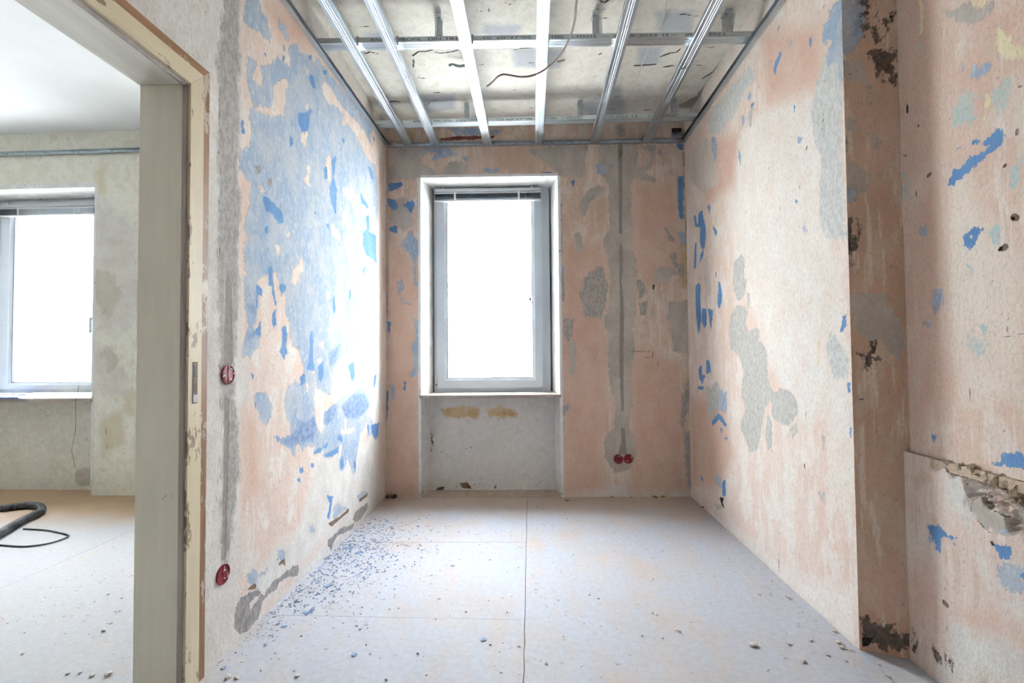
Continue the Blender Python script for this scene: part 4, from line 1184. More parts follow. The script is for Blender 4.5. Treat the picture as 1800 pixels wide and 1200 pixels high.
def blind(W, x0, x1, o, ztop, tapes, cords, tassel, label, tilt=0.0):
    root = empty('venetian_blind', W(x0, o, ztop))
    inv = Matrix.Translation(-Vector(root.location))
    def part(m, nm, mat, par=None):
        ob = m.build(nm, mat, par or root)
        if par is None: ob.matrix_parent_inverse = inv
        return ob
    def bx(a, b, mat, nm):
        m = MB(); P = []
        for z in (a[2], b[2]):
            P += [W(a[0], a[1], z), W(b[0], a[1], z), W(b[0], b[1], z), W(a[0], b[1], z)]
        m.hexa(P); return part(m, nm, mat)
    bx((x0, o, ztop-0.026), (x1, o+0.028, ztop), M['blind_rail'], 'head_rail')
    bx((x0, o-0.002, ztop-0.040), (x1, o+0.027, ztop-0.031), M['blind_rail'], 'valance')
    n = 13; sl = None
    for i in range(n):
        z = ztop-0.044-i*0.0034
        if sl is None:
            m = MB(); m.hexa([W(x0, o+0.001, z-0.0014), W(x1, o+0.001, z-0.0014), W(x1, o+0.026, z-0.0014), W(x0, o+0.026, z-0.0014),
                              W(x0, o+0.001, z-0.0006), W(x1, o+0.001, z-0.0006), W(x1, o+0.026, z-0.0006), W(x0, o+0.026, z-0.0006)])
            first = part(m, 'slat', M['blind']); sl = first.data; z_0 = z
        else:
            ob = link('slat', sl, None, root); ob.matrix_parent_inverse = inv; ob.location.z = z-z_0
    zb = ztop-0.044-n*0.0034
    bx((x0, o, zb-0.011), (x1, o+0.027, zb-0.001), M['blind_rail'], 'bottom_rail')
    for tx in tapes:
        bx((tx-0.008, o-0.003, zb-0.010), (tx+0.008, o-0.0022, ztop-0.028), M['cord'], 'ladder_tape')
    for cx, zl in cords:
        m = MB(); m.tube([W(cx, o-0.006, ztop-0.02), W(cx+0.001, o-0.008, (ztop+zl)/2), W(cx, o-0.006, zl)], 0.0012, 6); part(m, 'cord', M['cord'])
    for kx in (x0+0.06, x1-0.07):
        m = MB(); p = W(kx, o+0.012, ztop); m.lathe([(0, 0), (0.007, 0), (0.007, 0.010), (0.010, 0.012), (0.010, 0.018), (0, 0.018)], p, (0, 0, 1), 10); part(m, 'bracket', M['chrome'])
    if tassel:
        tx, tz = tassel
        m = MB()
        p = np.array(W(tx, o-0.006, tz))
        m.lathe([(0, 0.04), (0.004, 0.035), (0.007, 0.02), (0.008, 0.0), (0.0, 0.0)], p, (0, 0, 1), 8)
        m.lathe([(0, 0.012), (0.006, 0.008), (0.006, 0.0), (0, -0.004)], p+np.array([-0.012, 0, -0.014]), (0, 0, 1), 8)
        m.lathe([(0, 0.012), (0.006, 0.008), (0.006, 0.0), (0, -0.004)], p+np.array([0.012, 0, -0.016]), (0, 0, 1), 8)
        part(m, 'cord_tassel', M['black_plastic'])
    return tag(root, label, 'blind')
def bx_(px, o): return on(px, (-BS, 1, 0), BD+o)
blind(W1, -0.772, 0.058, ROFF-0.052, 2.352, (bx_((800, 345), 0.17)[0], bx_((912, 343), 0.17)[0]), ((bx_((924, 343), 0.17)[0], 1.52), (bx_((933, 343), 0.17)[0], 1.50)), (bx_((932, 528), 0.17)[0], 1.46), 'raised grey venetian blind bunched up above the window of the peeling room')
zt2 = atY((80, 357), LF-0.05)[2]
blind(W2, LFX0+0.045, LFX1-0.02, LF-0.05, zt2, (atY((32, 370), LF-0.05)[0], atY((132, 368), LF-0.05)[0]), ((atY((142, 366), LF-0.05)[0], zt2-0.16),), None, 'raised grey venetian blind at the window of the cream room through the doorway')

# ------------------------------------------------------------------ door frame
d1 = empty('door_1', (XL, YJ, 0)); struct(d1)
dinv = Matrix.Translation(-Vector(d1.location))
def dpart(m, nm, mat, par=None):
    ob = m.build(nm, mat, par or d1)
    if par is None: ob.matrix_parent_inverse = dinv
    return ob
XA = XL+0.015
m = MB(); m.box((XL-TW-0.004, YJ, 0), (XL+0.004, YJ+0.034, ZD_+0.03), 0.003, 2); jamb = dpart(m, 'jamb', M['jamb'])
m = MB(); m.box((XL-TW-0.004, YD0-0.034, 0), (XL+0.004, YD0, ZD_+0.03), 0.003, 2); dpart(m, 'jamb', M['jamb'])
m = MB(); m.box((XL-TW-0.004, YD0, ZD_), (XL+0.004, YJ, ZD_+0.03), 0.003, 2); dpart(m, 'head', M['soffit'])
# thin strip beside the casing, its grey mauve stands for the shadow gap
m = MB(); m.box((XL-0.006, YJ-0.008, 0), (XL+0.006, YJ+0.006, ZD_-0.001), 0.002, 1); dpart(m, 'bead', simple('grey_mauve_gap_shade', (176, 166, 158), (160, 150, 144), 40, 0.6, stretch=(1, 1, 0.1)))
m = MB(); m.box((XL-0.006, YD0, ZD_-0.008), (XL+0.006, YJ-0.008, ZD_+0.004), 0.002, 1); dpart(m, 'bead', bpy.data.materials['grey_mauve_gap_shade'])
# casing with a mitre at the corner
cw = 0.062
def casing(m, y0, y1, xa, xb, z_in, z_out):
    # upright then head, mitred
    m.hexa([(xa, y0, 0), (xb, y0, 0), (xb, y1, 0), (xa, y1, 0), (xa, y0, z_in), (xb, y0, z_in), (xb, y1, z_out), (xa, y1, z_out)])
def casing_head(m, y0, y1, xa, xb, z_in, z_out, yn):
    m.hexa([(xa, yn, z_in), (xb, yn, z_in), (xb, y0, z_in), (xa, y0, z_in), (xa, yn, z_out), (xb, yn, z_out), (xb, y1, z_out), (xa, y1, z_out)])
m = MB(); casing(m, YJ+0.004, YJ+cw, XL-0.004, XA, ZD_+0.004, ZD_+cw); cas = dpart(m, 'casing', M['casing'])
m = MB(); casing_head(m, YJ+0.003, YJ+cw-0.001, XL-0.004, XA, ZD_+0.004, ZD_+cw, YD0-0.07); dpart(m, 'head_casing', M['casing_top'])
m = MB(); casing(m, YJ+cw, YJ+cw+0.030, XL-0.004, XL+0.012, ZD_+cw, ZD_+cw+0.030); dpart(m, 'bare_wood_strip', M['bare_wood'])
m = MB(); casing_head(m, YJ+cw, YJ+cw+0.029, XL-0.004, XL+0.012, ZD_+cw, ZD_+cw+0.030, YD0-0.09); dpart(m, 'bare_head_strip', M['bare_wood_top'])
# strike plate
m = MB()
p0 = atX((337, 636), XA); p1 = atX((348, 708), XA)
m.box((XA-0.003, YJ+0.022, p1[2]), (XA+0.0012, YJ+0.044, p0[2]), 0.001, 1)
sp = dpart(m, 'strike_plate', M['rust'], None)
m = MB(); m.box((XA+0.001, YJ+0.024, p1[2]+0.004), (XA+0.0024, YJ+0.042, p1[2]+0.028)); m.build('strike_lip', M['chrome'], sp)
m = MB(); m.box((XA+0.0008, YJ+0.027, p0[2]-0.05), (XA+0.0016, YJ+0.038, p0[2]-0.012)); m.build('latch_hole', M['black_plastic'], sp)

# ------------------------------------------------------------------ suspended ceiling grid
ORD = ['first', 'second', 'third', 'fourth', 'fifth', 'sixth']
ZT = 2.612
def c_section(wd, ht, t=0.0012, lip=0.006):
    """closed outline of a C profile, open at the top, with two shallow grooves in its face"""
    h = wd/2
    o = [(-h+lip, ht), (-h, ht), (-h, 0.001), (-h+0.001, 0), (-0.013, 0), (-0.011, 0.0022), (-0.009, 0), (-0.002, 0), (0, 0.0012), (0.002, 0), (0.009, 0), (0.011, 0.0022), (0.013, 0), (h-0.001, 0), (h, 0.001), (h, ht), (h-lip, ht)]
    i = [(h-lip, ht-t), (h-t, ht-t), (h-t, t), (0.013, t), (0.011, 0.0022+t), (0.009, t), (-0.009, t), (-0.011, 0.0022+t), (-0.013, t), (-h+t, t), (-h+t, ht-t), (-h+lip, ht-t)]
    return o+i
GY0 = 1.15
CR = [((-1.098, 2.276), (1.124, 2.3585)), ((-1.098, 3.1145), (1.124, 3.153))]   # near lower edges of the cross bars
def crossy(i, x, off=0.0):
    (a, b), (c, d) = CR[i]
    return b+(d-b)*(x-a)/(c-a)+off
steel_bars = []
for i, (xa, xb) in enumerate(((-0.912, -0.930), (-0.709, -0.725), (-0.330, -0.339), (0.054, 0.047), (0.449, 0.457), (0.833, 0.842))):
    y0, y1 = GY0, by(xb)-0.008
    sl = (xb-xa)/(3.41-2.0); x0 = xa+sl*(y0-2.0); x1 = xa+sl*(y1-2.0)
    root = empty('ceiling_bar', (x0, y0, ZT)); inv = Matrix.Translation(-Vector(root.location))
    m = MB(); m.prism(c_section(0.060, 0.0265), (x0, y0, ZT), (x1, y1, ZT), (1, 0, 0), (0, 0, 1))
    ob = m.build('profile', M['steel'], root); ob.matrix_parent_inverse = inv
    for q in (0, 1):
        cx = xa+sl*(crossy(q, xa)-2.0); yy = crossy(q, cx)
        m = MB(); m.box((cx+0.026, yy-0.0030, ZT+0.010), (cx+0.036, yy-0.0010, ZT+0.0585)); m.box((cx+0.026, yy-0.004, ZT+0.0555), (cx+0.036, yy+0.010, ZT+0.0585), 0.001)
        ob = m.build('cross_clip', M['strap'], root); ob.matrix_parent_inverse = inv
    if i == 5:
        m = MB(); yj = atZ((1197, 121), ZT)[1]; cx = xa+sl*(yj-2.0)
        m.box((cx-0.0305, yj-0.004, ZT-0.0012), (cx+0.0305, yj+0.002, ZT-0.0002)); ob = m.build('joint_plate', M['chrome'], root); ob.matrix_parent_inverse = inv
    tag(root, f'galvanised steel ceiling bar, {ORD[i]} of six counted from the blue peeling wall', 'ceiling bar', 'lower ceiling bars running to the far wall')
def text_mesh(txt, wd, ht):
    cu = bpy.data.curves.new('print', 'FONT'); cu.body = txt
    ob = bpy.data.objects.new('print', cu); COL.objects.link(ob)
    dg = bpy.context.evaluated_depsgraph_get(); dg.update()
    me = bpy.data.meshes.new_from_object(ob.evaluated_get(dg))
    bpy.data.objects.remove(ob); bpy.data.curves.remove(cu)
    co = np.array([v.co[:] for v in me.vertices])
    if len(co) == 0: return me
    lo, hi = co.min(0), co.max(0)
    for v in me.vertices:
        v.co = ((v.co.x-lo[0])/max(hi[0]-lo[0], 1e-6)*wd, (v.co.y-lo[1])/max(hi[1]-lo[1], 1e-6)*ht, 0)
    return me
TXT = [[('KNAUF', 653, 689), ('PROFIL', 700, 742), ('DIN', 753, 775), ('18182', 785, 822), ('-', 830, 841), ('CD', 849, 864), ('60*27*06', 873, 934), ('Z100', 957, 990), ('-', 1002, 1009), ('M2215', 1014, 1048), ('-', 1058, 1071), ('20/09/2022', 1077, 1156), ('13', 1165, 1175), ('-', 1180, 1194), ('#4', 1205, 1217), ('2022', 1245, 1276)],
       [('KNAUF', 727, 752), ('PROFIL', 763, 796), ('DIN', 803, 818), ('18182', 824, 846), ('-', 860, 871), ('CD', 873, 886), ('60*27*06', 890, 936), ('Z100', 954, 978), ('-', 988, 994), ('M2215', 997, 1022), ('-', 1032, 1046), ('20/09/2022', 1052, 1104), ('13', 1111, 1120), ('-', 1122, 1133), ('#4', 1138, 1147), ('2022', 1168, 1190)]]
for q in (0, 1):
    (xa, ya), (xb, yb) = CR[q]
    dv = np.array([xb-xa, yb-ya, 0]); ln = np.linalg.norm(dv); dv /= ln
    nv = np.array([-dv[1], dv[0], 0])
    root = empty('cross_bar', (xa, ya, ZT+0.0275)); inv = Matrix.Translation(-Vector(root.location))
    c0 = np.array([xa, ya, ZT+0.0275])+nv*0.030; c1 = np.array([xb, yb, ZT+0.0275])+nv*0.030
    m = MB(); m.prism(c_section(0.060, 0.0265), c0, c1, nv, (0, 0, 1)); ob = m.build('profile', M['steel_x'], root); ob.matrix_parent_inverse = inv
    d = float(nv@np.array([xa, ya, 0]))
    for txt, p0, p1 in TXT[q]:
        ym = 70 if q == 0 else 212
        A = on((p0, ym), nv, d); B = on((p1, ym), nv, d)
        wd = float((B-A)@dv); ht = 0.0135
        if txt == '-': ht = 0.0014
        me = text_mesh(txt, wd, ht); me.name = 'printed_text'
        ob = link('printed_text', me, M['ink'], root)
        z = ZT+0.0275+(0.0065 if txt != '-' else 0.0125)
        base = np.array([xa, ya, 0])+dv*float((A-np.array([xa, ya, 0]))@dv)-nv*0.0007
        mw = Matrix(((dv[0], 0, -nv[0], base[0]), (dv[1], 0, -nv[1], base[1]), (0, 1, 0, z), (0, 0, 0, 1)))
        ob.matrix_parent_inverse = inv; ob.matrix_basis = mw
    tag(root, 'upper galvanised cross bar with printed lettering, ' + ('farther from the window wall' if q == 0 else 'close to the window wall'), 'ceiling bar', 'upper cross bars with lettering')
# perimeter channels
def u_section(w_=0.028, h_=0.028, t=0.0012):
    return [(0, 0), (w_, 0), (w_, t), (t, t), (t, h_-t), (w_, h_-t), (w_, h_), (0, h_)]
ZU = 2.609
def channel(name, p0, p1, inward, label, dots):
    root = empty(name, p0); inv = Matrix.Translation(-Vector(root.location))
    m = MB(); m.prism(u_section(), p0, p1, inward, (0, 0, 1)); ob = m.build('profile', M['steel'], root); ob.matrix_parent_inverse = inv
    p0, p1, iw = np.array(p0), np.array(p1), np.array(inward)
    for t in dots:
        m = MB(); c = p0+(p1-p0)*t+iw*0.0013+np.array([0, 0, 0.0185]); m.lathe([(0, 0.0022), (0.0035, 0.0018), (0.0042, 0.0)], c, tuple(iw), 10)
        ob = m.build('screw_head', M['black_plastic'], root); ob.matrix_parent_inverse = inv
    return tag(root, label, 'steel channel', 'wall channels of the ceiling grid')
channel('wall_channel', (XL+0.0015, GY0, ZU), (XL+0.0015, by(XL)-0.002, ZU), (1, 0, 0), 'thin steel channel fixed along the top of the blue peeling wall', (0.42, 0.55, 0.68, 0.8, 0.93))
channel('wall_channel', (XR-0.0015, YE, ZU), (XR-0.0015, by(XR)-0.002, ZU), (-1, 0, 0), 'thin steel channel fixed along the top of the pale pink wall', (0.15, 0.3, 0.5, 0.7, 0.9))
channel('wall_channel', bp(XL+0.031, -0.0015, ZU), bp(XR-0.031, -0.0015, ZU), (BS*-1, -1, 0), 'thin steel channel on the window wall above the alcove window', (0.06, 0.17, 0.25, 0.36, 0.44, 0.53, 0.56, 0.63, 0.72, 0.8, 0.9))
ch = channel('wall_channel', (XO+0.02, LY-0.0015, 2.632), (XL-TW-0.01, LY-0.0015, 2.632), (0, -1, 0), 'thin steel channel on the cream wall of the room through the doorway', (0.27, 0.31, 0.35, 0.41, 0.42, 0.49))

# perforated hangers
def lattice(wd, ln, nx, ny, bar):
    """perforated strap in the xz plane, top at z=0 going down"""
    m = MB()
    xs = [0]; zs = [0]
    px, pz = (wd-bar)/nx, (ln-bar)/ny
    X = []; 
    for i in range(nx): X += [i*px, i*px+bar]
    X += [wd-bar, wd]
    Zz = []
    for i in range(ny): Zz += [i*pz, i*pz+bar]
    Zz += [ln-bar, ln]
    vs = {}
    def v(i, j, s):
        if (i, j, s) not in vs: vs[(i, j, s)] = m.bm.verts.new((X[i]-wd/2, s, -Zz[j]))
        return vs[(i, j, s)]
    solid = lambda i, j: 0 <= i < len(X)-1 and 0 <= j < len(Zz)-1 and not (i % 2 == 1 and j % 2 == 1)
    T = 0.0012
    for i in range(len(X)-1):
        for j in range(len(Zz)-1):
            if not solid(i, j): continue
            m.bm.faces.new((v(i, j, 0), v(i+1, j, 0), v(i+1, j+1, 0), v(i, j+1, 0)))
            m.bm.faces.new((v(i, j, T), v(i, j+1, T), v(i+1, j+1, T), v(i+1, j, T)))
            for (a, b), (di, dj) in ((((i, j), (i+1, j)), (0, -1)), (((i, j+1), (i+1, j+1)), (0, 1)), (((i, j), (i, j+1)), (-1, 0)), (((i+1, j), (i+1, j+1)), (1, 0))):
                if not solid(i+di, j+dj): m.bm.faces.new((v(*a, 0), v(*b, 0), v(*b, T), v(*a, T)))
    return m.mesh('perforated_strap')
strap = lattice(0.030, 0.118, 4, 14, 0.0028)
strap_b = lattice(0.030, 0.085, 4, 10, 0.0028)
hpx = [[(770, 60), (1048, 60), (1283, 55)], [(820, 200), (1020, 195), (1187, 190)]]
for q in (0, 1):
    (xa, ya), (xb, yb) = CR[q]
    dv = np.array([xb-xa, yb-ya, 0]); dv /= np.linalg.norm(dv); nv = np.array([-dv[1], dv[0], 0]); d = float(nv@np.array([xa, ya, 0]))
    for j, px in enumerate(hpx[q]):
        p = on(px, nv, d-0.003)
        ztop = 2.786 if q == 0 else 2.772
        root = empty('hanger', (p[0], p[1], ztop)); inv = Matrix.Translation(-Vector(root.location))
        ang = math.atan2(dv[1], dv[0])
        def hp(me, loc, rot, nm, mat):
            ob = link(nm, me, mat, root)
            ob.location = loc; ob.rotation_euler = rot; return ob
        lean = (0.10, -0.06, 0.12)[j]
        hp(strap, (0, -0.002, -0.004), (0, 0, ang), 'strap', M['strap'])
        hp(strap_b, (0.006*(1 if j else -1), 0.070, -0.004), (0, 0, ang), 'strap', M['strap'])
        if j != 0 or q == 0:
            hp(strap_b, (0.012, -0.006, -0.035), (0.12, lean, ang), 'bent_strap_end', M['strap'])
        m = MB(); m.box((-0.015, -0.002, -0.0055), (0.015, 0.071, -0.004)); hp(m.mesh('top_plate'), (0, 0, 0), (0, 0, ang), 'top_plate', M['strap'])
        m = MB(); m.lathe([(0, -0.006), (0.006, -0.006), (0.008, 0.0), (0.004, 0.003), (0.004, 0.02)], (0, 0, 0), (0, 0, 1), 10); hp(m.mesh('screw'), (0, 0.030, -0.006), (0, 0, 0), 'screw', M['black_plastic'])
        tag(root, f'perforated hanger, {ORD[j]} from the blue wall on the cross bar ' + ('far from the window' if q == 0 else 'by the window'), 'hanger', 'perforated ceiling hangers')

# ------------------------------------------------------------------ cables
pts = [(0.205, 1.60, 2.80), (0.207, 1.72, 2.70), (0.203, 1.86, 2.615)]+[tuple(atZ(p, 2.585)) for p in ((1013, 5), (1010, 35), (1003, 62), (991, 88), (976, 107), (955, 124), (935, 133), (915, 135), (895, 132), (884, 131), (875, 135), (866, 144), (856, 152))]
m = MB(); m.tube(spline(pts, 6), 0.0052, 10)
tag(m.build('power_cable', M['brown_cable']), 'brown cable end dangling below the steel ceiling bars', 'cable')
pts = [(x, y, 0) for x, y in ((1173, -12), (1172, 2), (1165, 35), (1155, 58), (1142, 85), (1129, 112), (1121, 132), (1110, 160), (1097, 184), (1088, 199))]
P = []
for i, (x, y, _) in enumerate(pts):
    q = atZ((x, y), 2.762); P.append(tuple(q))
m = MB(); m.tube(spline(P, 5), 0.0032, 8)
tag(m.build('thin_cable', M['white_cable']), 'thin white cable running along the cracked raw ceiling', 'cable')
P = [tuple(atZ(p, z)) for p, z in (((790, 115), 2.765), ((796, 113), 2.765), ((804, 116), 2.762), ((812, 116), 2.764), ((822, 113), 2.778))]
m = MB(); m.tube(spline(P, 5), lambda i: 0.0075 if i > 6 else 0.0055+0.0012*(6-i)*0.4, 10)
tag(m.build('cable_stub', M['grey_cable']), 'short grey cable stub sticking out of the cracked raw ceiling', 'cable')

# ------------------------------------------------------------------ red socket boxes
def socket_box(c, nrm, label, seed, broken=False):
    rs = random.Random(seed)
    root = empty('socket_box', tuple(c)); nrm = Vector(nrm).normalized()
    R = nrm.to_track_quat('Z', 'Y').to_matrix().to_4x4()
    def part(m, nm, mat):
        me = m.mesh(nm); me.transform(R); return link(nm, me, mat, root)
    m = MB(); m.lathe([(0.0335, -0.002), (0.0345, 0.0028), (0.0318, 0.0034), (0.0305, 0.0006)], (0, 0, 0), (0, 0, 1), 28); part(m, 'rim', M['red'])
    m = MB(); m.lathe([(0.0310, 0.0006), (0.020, 0.0009), (0.0, 0.0006)], (0, 0, 0), (0, 0, 1), 28); part(m, 'lid', M['red'])
    m = MB(); m.box((-0.030, -0.0018, 0.0004), (0.030, 0.0018, 0.0024)).box((-0.0018, -0.030, 0.0004), (0.0018, 0.030, 0.0022)); part(m, 'rib', M['red'])
    for i in range(7 if broken else 3):
        a = rs.random()*6.28; r = rs.uniform(0.012, 0.030)
        m = MB(); s_ = rs.uniform(0.002, 0.0055); m.box((-s_*1.8, -s_*0.5, 0), (s_*1.8, s_*0.5, 0.0022))
        me = m.mesh('plaster_smear'); me.transform(R @ Matrix.Translation((r*math.cos(a), r*math.sin(a), 0.0012)) @ Matrix.Rotation(a*3, 4, 'Z')); link('plaster_smear', me, M['chip_white'], root)
    return tag(root, label, 'socket box', 'red flush socket boxes')
socket_box(bp(0.605, -0.002, 0.275), (BS, -1, 0), 'red flush socket box at the foot of the chase, beside the window', 1)
socket_box(bp(0.677, -0.002, 0.275), (BS, -1, 0), 'red flush socket box at the foot of the chase, nearer the pale pink wall', 2)
socket_box((XL+0.002, 1.623, 0.985), (1, 0, 0), 'red flush socket box at waist height beside the door frame', 3, True)
socket_box((XL+0.002, 1.604, 0.284), (1, 0, 0), 'half plastered red flush socket box low down beside the door frame', 4, True)

# ------------------------------------------------------------------ things in the other room
hz = 0.0245
pts = [tuple(atZ(p, hz)) for p in ((-70, 900), (-30, 896), (0, 893), (25, 890), (48, 887.5), (64, 888), (72, 892), (72, 898), (62, 904), (46, 911), (27, 921), (0, 937), (-40, 958))]
sp_ = spline(pts, 26)
m = MB(); m.tube(sp_, lambda i: 0.0240 if i % 4 < 2 else 0.0185, 12)
tag(m.build('vacuum_hose', simple('dusty_black_ribbed_hose', (70, 74, 80), (112, 114, 116), 14, 0.7)), 'black ribbed vacuum hose looped on the floor of the cream room', 'hose')
pts = [tuple(atZ(p, 0.005)) for p in ((41, 929.2), (55, 929.8), (82, 931.6), (105, 936), (121, 941), (108, 948), (82, 955.5), (44, 960), (12, 958.5), (-4, 957))]
m = MB(); m.tube(spline(pts, 8), 0.0042, 8)
tag(m.build('power_lead', M['black_cable']), 'thin black lead lying on the floor beside the vacuum hose', 'cable')
zs_ = 0.7445
root = empty('booklet', tuple(atZ((10, 697), zs_))); inv = Matrix.Translation(-Vector(root.location))
def flat(pts, z0, z1, nm, mat):
    P = [atZ(p, zs_) for p in pts]; n = len(P); m = MB()
    m.poly([(p[0], p[1], z0) for p in P]+[(p[0], p[1], z1) for p in P], [list(range(n))[::-1], list(range(n, 2*n))]+[[i, (i+1) % n, n+(i+1) % n, n+i] for i in range(n)])
    ob = m.build(nm, mat, root); ob.matrix_parent_inverse = inv
flat([(-30, 701), (32, 700.4), (60, 691.5), (-20, 691)], zs_, zs_+0.010, 'cover', M['blue_paper'])
flat([(-30, 699.6), (20, 698.8), (42, 693.2), (-20, 693)], zs_+0.0102, zs_+0.013, 'page', M['paper'])
tag(root, 'blue and white booklet lying on the window sill of the cream room', 'booklet')
P = [tuple(atY(p, 3.395)) for p in ((139, 676), (136, 690), (133, 705), (133, 740), (132, 760), (126, 790), (129, 805), (132, 822))]
m = MB(); m.tube(spline(P, 5), 0.0012, 6)
tag(m.build('thin_wire', M['black_cable']), 'thin dark wire hanging over the sill of the cream room', 'wire')

# ------------------------------------------------------------------ pipe stub in the corner
root = empty('pipe_stub', (XL+0.06, 3.36, 0)); inv = Matrix.Translation(-Vector(root.location))
a = np.array([XL+0.012, by(XL)-0.03, 0.014]); b = np.array(atY((692, 873), 3.345))
m = MB(); m.tube(spline([a, (a+b)/2+np.array([0, 0, 0.006]), b], 5), 0.012, 12); ob = m.build('pipe', M['chip_brown'], root); ob.matrix_parent_inverse = inv
e = b+np.array([0.016, -0.004, 0.010])
m = MB(); m.tube([b-(e-b)*0.2, e], 0.0145, 12); ob = m.build('cap', M['black_plastic'], root); ob.matrix_parent_inverse = inv
tag(root, 'short brown pipe stub with a black cap in the floor corner', 'pipe')

# ------------------------------------------------------------------ debris on the floor
def chip_mesh(name, seed, size, thick):
    rs = random.Random(seed); n = rs.randint(5, 8)
    pts = [(size*rs.uniform(0.55, 1.0)*math.cos(2*math.pi*i/n)*1.25, size*rs.uniform(0.55, 1.0)*math.sin(2*math.pi*i/n)) for i in range(n)]
    m = MB()
    curl = rs.uniform(0.0, 0.5)
    m.poly([(x, y, curl*x*x/size*0.5) for x, y in pts]+[(x*0.96, y*0.96, thick+curl*x*x/size*0.5) for x, y in pts], [list(range(n))[::-1], list(range(n, 2*n))]+[[i, (i+1) % n, n+(i+1) % n, n+i] for i in range(n)])
    return m.mesh(name)
def place(name, me, mat, px, label, cat, group, rz):
    p = atZ(px, 0.0); o = link(name, me, mat)
    o.location = (p[0], p[1], 0.0004); o.rotation_euler = (0, 0, rz)
    return tag(o, label, cat, group)
CH = 'larger blue paint chips'
GEN = 'loose blue paint chip among the small flakes below the blue peeling wall'
for i, (px, s_, lb_) in enumerate([((796, 994), 0.010, 'lone blue paint chip on the floor just in front of the cross joint'), ((850, 1124), 0.012, 'lone blue paint chip on the floor beside the long crack'),
        ((623, 1150), 0.014, 'lone blue paint chip on bare floor between door frame and long crack'), ((577, 1030), 0.018, 'biggest loose blue paint chip below the blue peeling wall'),
        ((560, 1023), 0.014, GEN), ((500, 1101), 0.012, 'blue paint chip on the floor at the big grey plaster scar'), ((489, 1096), 0.010, GEN), ((539, 1077), 0.014, GEN),
        ((393, 1174), 0.010, 'blue paint chip on the floor close to the door frame'), ((466, 1134), 0.009, GEN), ((548, 1073), 0.010, GEN), ((673, 978), 0.011, GEN), ((640, 945), 0.010, GEN), ((630, 972), 0.016, GEN), ((618, 962), 0.014, GEN)]):
    place('paint_chip', chip_mesh('paint_chip', 40+i, s_, 0.0018), M['chip_blue'], px, lb_, 'paint chip', CH, i*1.3)
C1 = 'white plaster crumb on the floor along the pale pink wall'
C2 = 'white plaster crumb by the foot of the door casing'
C3 = 'white plaster crumb on the floor of the cream room'
C4 = 'white plaster crumb on the floor at the shallow recess'
C5 = 'white plaster crumb on the middle of the peeling room floor'
for i, (px, s_, lb_) in enumerate([((1325, 1135), 0.022, 'largest white plaster lump on the floor board beside the pale pink wall'), ((1412, 1163), 0.016, C1), ((1475, 1131), 0.020, C1), ((1481, 1139), 0.016, C1), ((1426, 1126), 0.012, C1), ((1384, 1050), 0.012, C1), ((1390, 1052), 0.011, C1), ((1467, 1110), 0.013, C1), ((1357, 1022), 0.010, C1),
        ((402, 1191), 0.018, C2), ((416, 1192), 0.014, C2), ((523, 1188), 0.012, C5), ((190, 1186), 0.018, C3), ((162, 1188), 0.014, C3), ((182, 1109), 0.014, C3), ((119, 1184), 0.010, C3), ((141, 1183), 0.010, C3), ((735, 1148), 0.010, C5), ((1335, 1045), 0.010, C1), ((1560, 1188), 0.012, C4), ((1545, 1168), 0.010, C4), ((633, 1106), 0.008, C5), ((1195, 1110), 0.008, C5)]):
    me = lump(s_*0.55, 70+i, 0.5); o = place('plaster_crumb', me, M['chip_white'], px, lb_, 'plaster crumb', 'plaster crumbs on the floor', i*0.9)
    o.location.z = max(0.003, s_*0.24)
for i, (px, s_, lb_) in enumerate([((997, 880), 0.020, 'yellowish foam crumb on the floor beside the window niche'), ((1075, 872), 0.016, 'yellowish foam crumb on the floor under the two red socket boxes'), ((1110, 874), 0.013, 'yellowish foam crumb on the floor under the two red socket boxes'), ((1147, 869), 0.026, 'long yellowish foam crumb lying against the window wall'), ((1160, 868), 0.022, 'long yellowish foam crumb lying against the window wall'), ((1236, 892), 0.018, 'greenish yellow foam crumb on the floor at the pale pink wall')]):
    me = lump(s_*0.7, 120+i, 0.4); o = place('foam_crumb', me, M['foam'], px, lb_, 'foam crumb', 'foam crumbs by the window wall', i*0.9)
    o.location.z = s_*0.22; o.location.y = min(o.location.y, by(o.location.x)-s_)
# countless small flakes and grit
def grains(name, sets, label, cat, seed):
    rs = random.Random(seed); V = []; F = []; MI = []
    for mi, (pts, mat, smin, smax) in enumerate(sets):
        for (x, y) in pts:
            s_ = rs.uniform(smin, smax)*(0.5+rs.random()**2); n = rs.choice((4, 4, 5)); a0 = rs.random()*6.28; b = len(V)
            tx, ty = rs.uniform(-0.35, 0.35), rs.uniform(-0.35, 0.35)
            ring_ = []
            for i in range(n):
                a = a0+2*math.pi*i/n; r = s_*rs.uniform(0.6, 1.0)
                ring_.append((r*math.cos(a)*1.3, r*math.sin(a)))
            lo = min(tx*p+ty*q for p, q in ring_)
            for p, q in ring_: V.append((x+p, y+q, 0.0003+tx*p+ty*q-lo))
            for p, q in ring_: V.append((x+p*0.9, y+q*0.9, 0.0003+tx*p+ty*q-lo+0.0011))
            F += [[b+i for i in range(n)][::-1], [b+n+i for i in range(n)]]+[[b+i, b+(i+1) % n, b+n+(i+1) % n, b+n+i] for i in range(n)]
            MI += [mi]*(n+2)
    me = mesh_from(name, V, F)
    for st in sets: me.materials.append(st[1])
    me.polygons.foreach_set('material_index', MI)
    return tag(link(name, me), label, cat, None, 'stuff')
rs = random.Random(5); fl = []
while len(fl) < 1150:
    d = abs(rs.gauss(0, 0.22)); y = rs.triangular(1.7, 3.05, 2.5)
    x = XL+0.012+d*(1.0 if 2.1 < y < 2.9 else 0.75)
    if x < 0.2: fl.append((x, y))
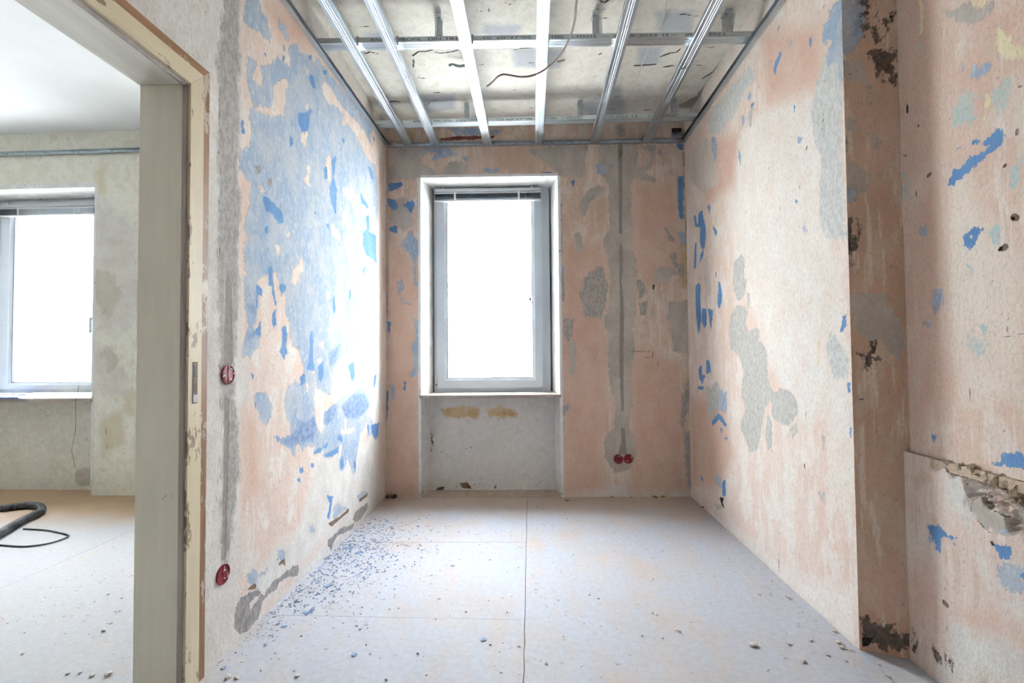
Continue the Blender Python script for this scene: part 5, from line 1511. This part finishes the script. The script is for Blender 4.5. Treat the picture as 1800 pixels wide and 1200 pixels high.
pw = [(rs.uniform(XL+0.02, XR-0.02), rs.uniform(1.2, 3.3)) for _ in range(420)]+[(XL+0.01+abs(rs.gauss(0, 0.05)), rs.uniform(1.55, 2.6)) for _ in range(120)]+[(XR-0.02-abs(rs.gauss(0, 0.06)), rs.uniform(1.3, 3.2)) for _ in range(160)]
pd = [(rs.uniform(XL+0.02, XR-0.02), rs.uniform(1.2, 3.3)) for _ in range(160)]+[(XL+0.02+abs(rs.gauss(0, 0.3)), rs.uniform(1.6, 2.9)) for _ in range(150)]
grains('paint_flakes', [(fl, M['chip_blue'], 0.002, 0.0068), (pw, M['chip_white'], 0.002, 0.006), (pd, M['chip_brown'], 0.0015, 0.004)], 'scatter of tiny blue paint flakes and plaster grit on the peeling room floor', 'paint flakes', 6)
pw = [(rs.uniform(-2.4, -1.4), rs.uniform(1.55, 2.5)) for _ in range(120)]
pd = [(rs.uniform(-2.4, -1.4), rs.uniform(1.55, 2.5)) for _ in range(50)]
grains('plaster_grit', [(pw, M['chip_white'], 0.002, 0.006), (pd, M['chip_brown'], 0.0015, 0.004)], 'fine plaster grit on the floor of the cream room', 'plaster grit', 8)

# ------------------------------------------------------------------ the house across the street
fac = simple('pale_render_facade', (236, 236, 232), (230, 230, 226), 3, 0.9)
fg = simple('facade_window_blue_grey', (150, 165, 185), (140, 155, 178), 3, 0.2)
FY = 15.0
root = empty('facing_house', (0, FY, -4.5)); inv = Matrix.Translation(-Vector(root.location))
def fpart(m, nm, mat, par=None):
    ob = m.build(nm, mat, par or root)
    if par is None: ob.matrix_parent_inverse = inv
    return ob
m = MB(); m.box((-26, FY, -4.5), (14, FY+0.4, 7.5)); fpart(m, 'wall', fac)
m = MB(); m.box((-26, FY-0.3, 7.5), (14, FY+0.6, 7.8)); fpart(m, 'eaves', fac)
w0 = atY((845, 475), FY); w1_ = atY((882, 410), FY)
for dx in (-14.4, -10.8, -7.2, -3.6, 0, 3.6):
    for dz in (0.0, -3.0):
        x0, x1, z0, z1 = w0[0]+dx, w1_[0]+dx, w0[2]+dz, w1_[2]+dz+0.5
        m = MB(); ring(m, lambda x, o, z: (x, o, z), (x0-0.08, x1+0.08, z0-0.08, z1+0.08), (x0, x1, z0, z1), FY-0.06, FY+0.02); wf = fpart(m, 'window_frame', M['pvc'])
        m = MB(); m.box((x0, FY-0.012, z0), (x1, FY-0.004, z1)); m.build('pane', fg, wf)
        m = MB(); m.box((x0-0.15, FY-0.16, z0-0.14), (x1+0.15, FY, z0-0.08)); m.build('sill', M['sill'], wf)
tag(root, 'pale rendered house across the street seen washed out through the window', 'building')
m = MB(); m.box((-30, 3.9, -4.7), (18, 20, -4.5)); struct(m.build('street', simple('pale_street', (190, 188, 184), (176, 174, 170), 3, 0.9)))
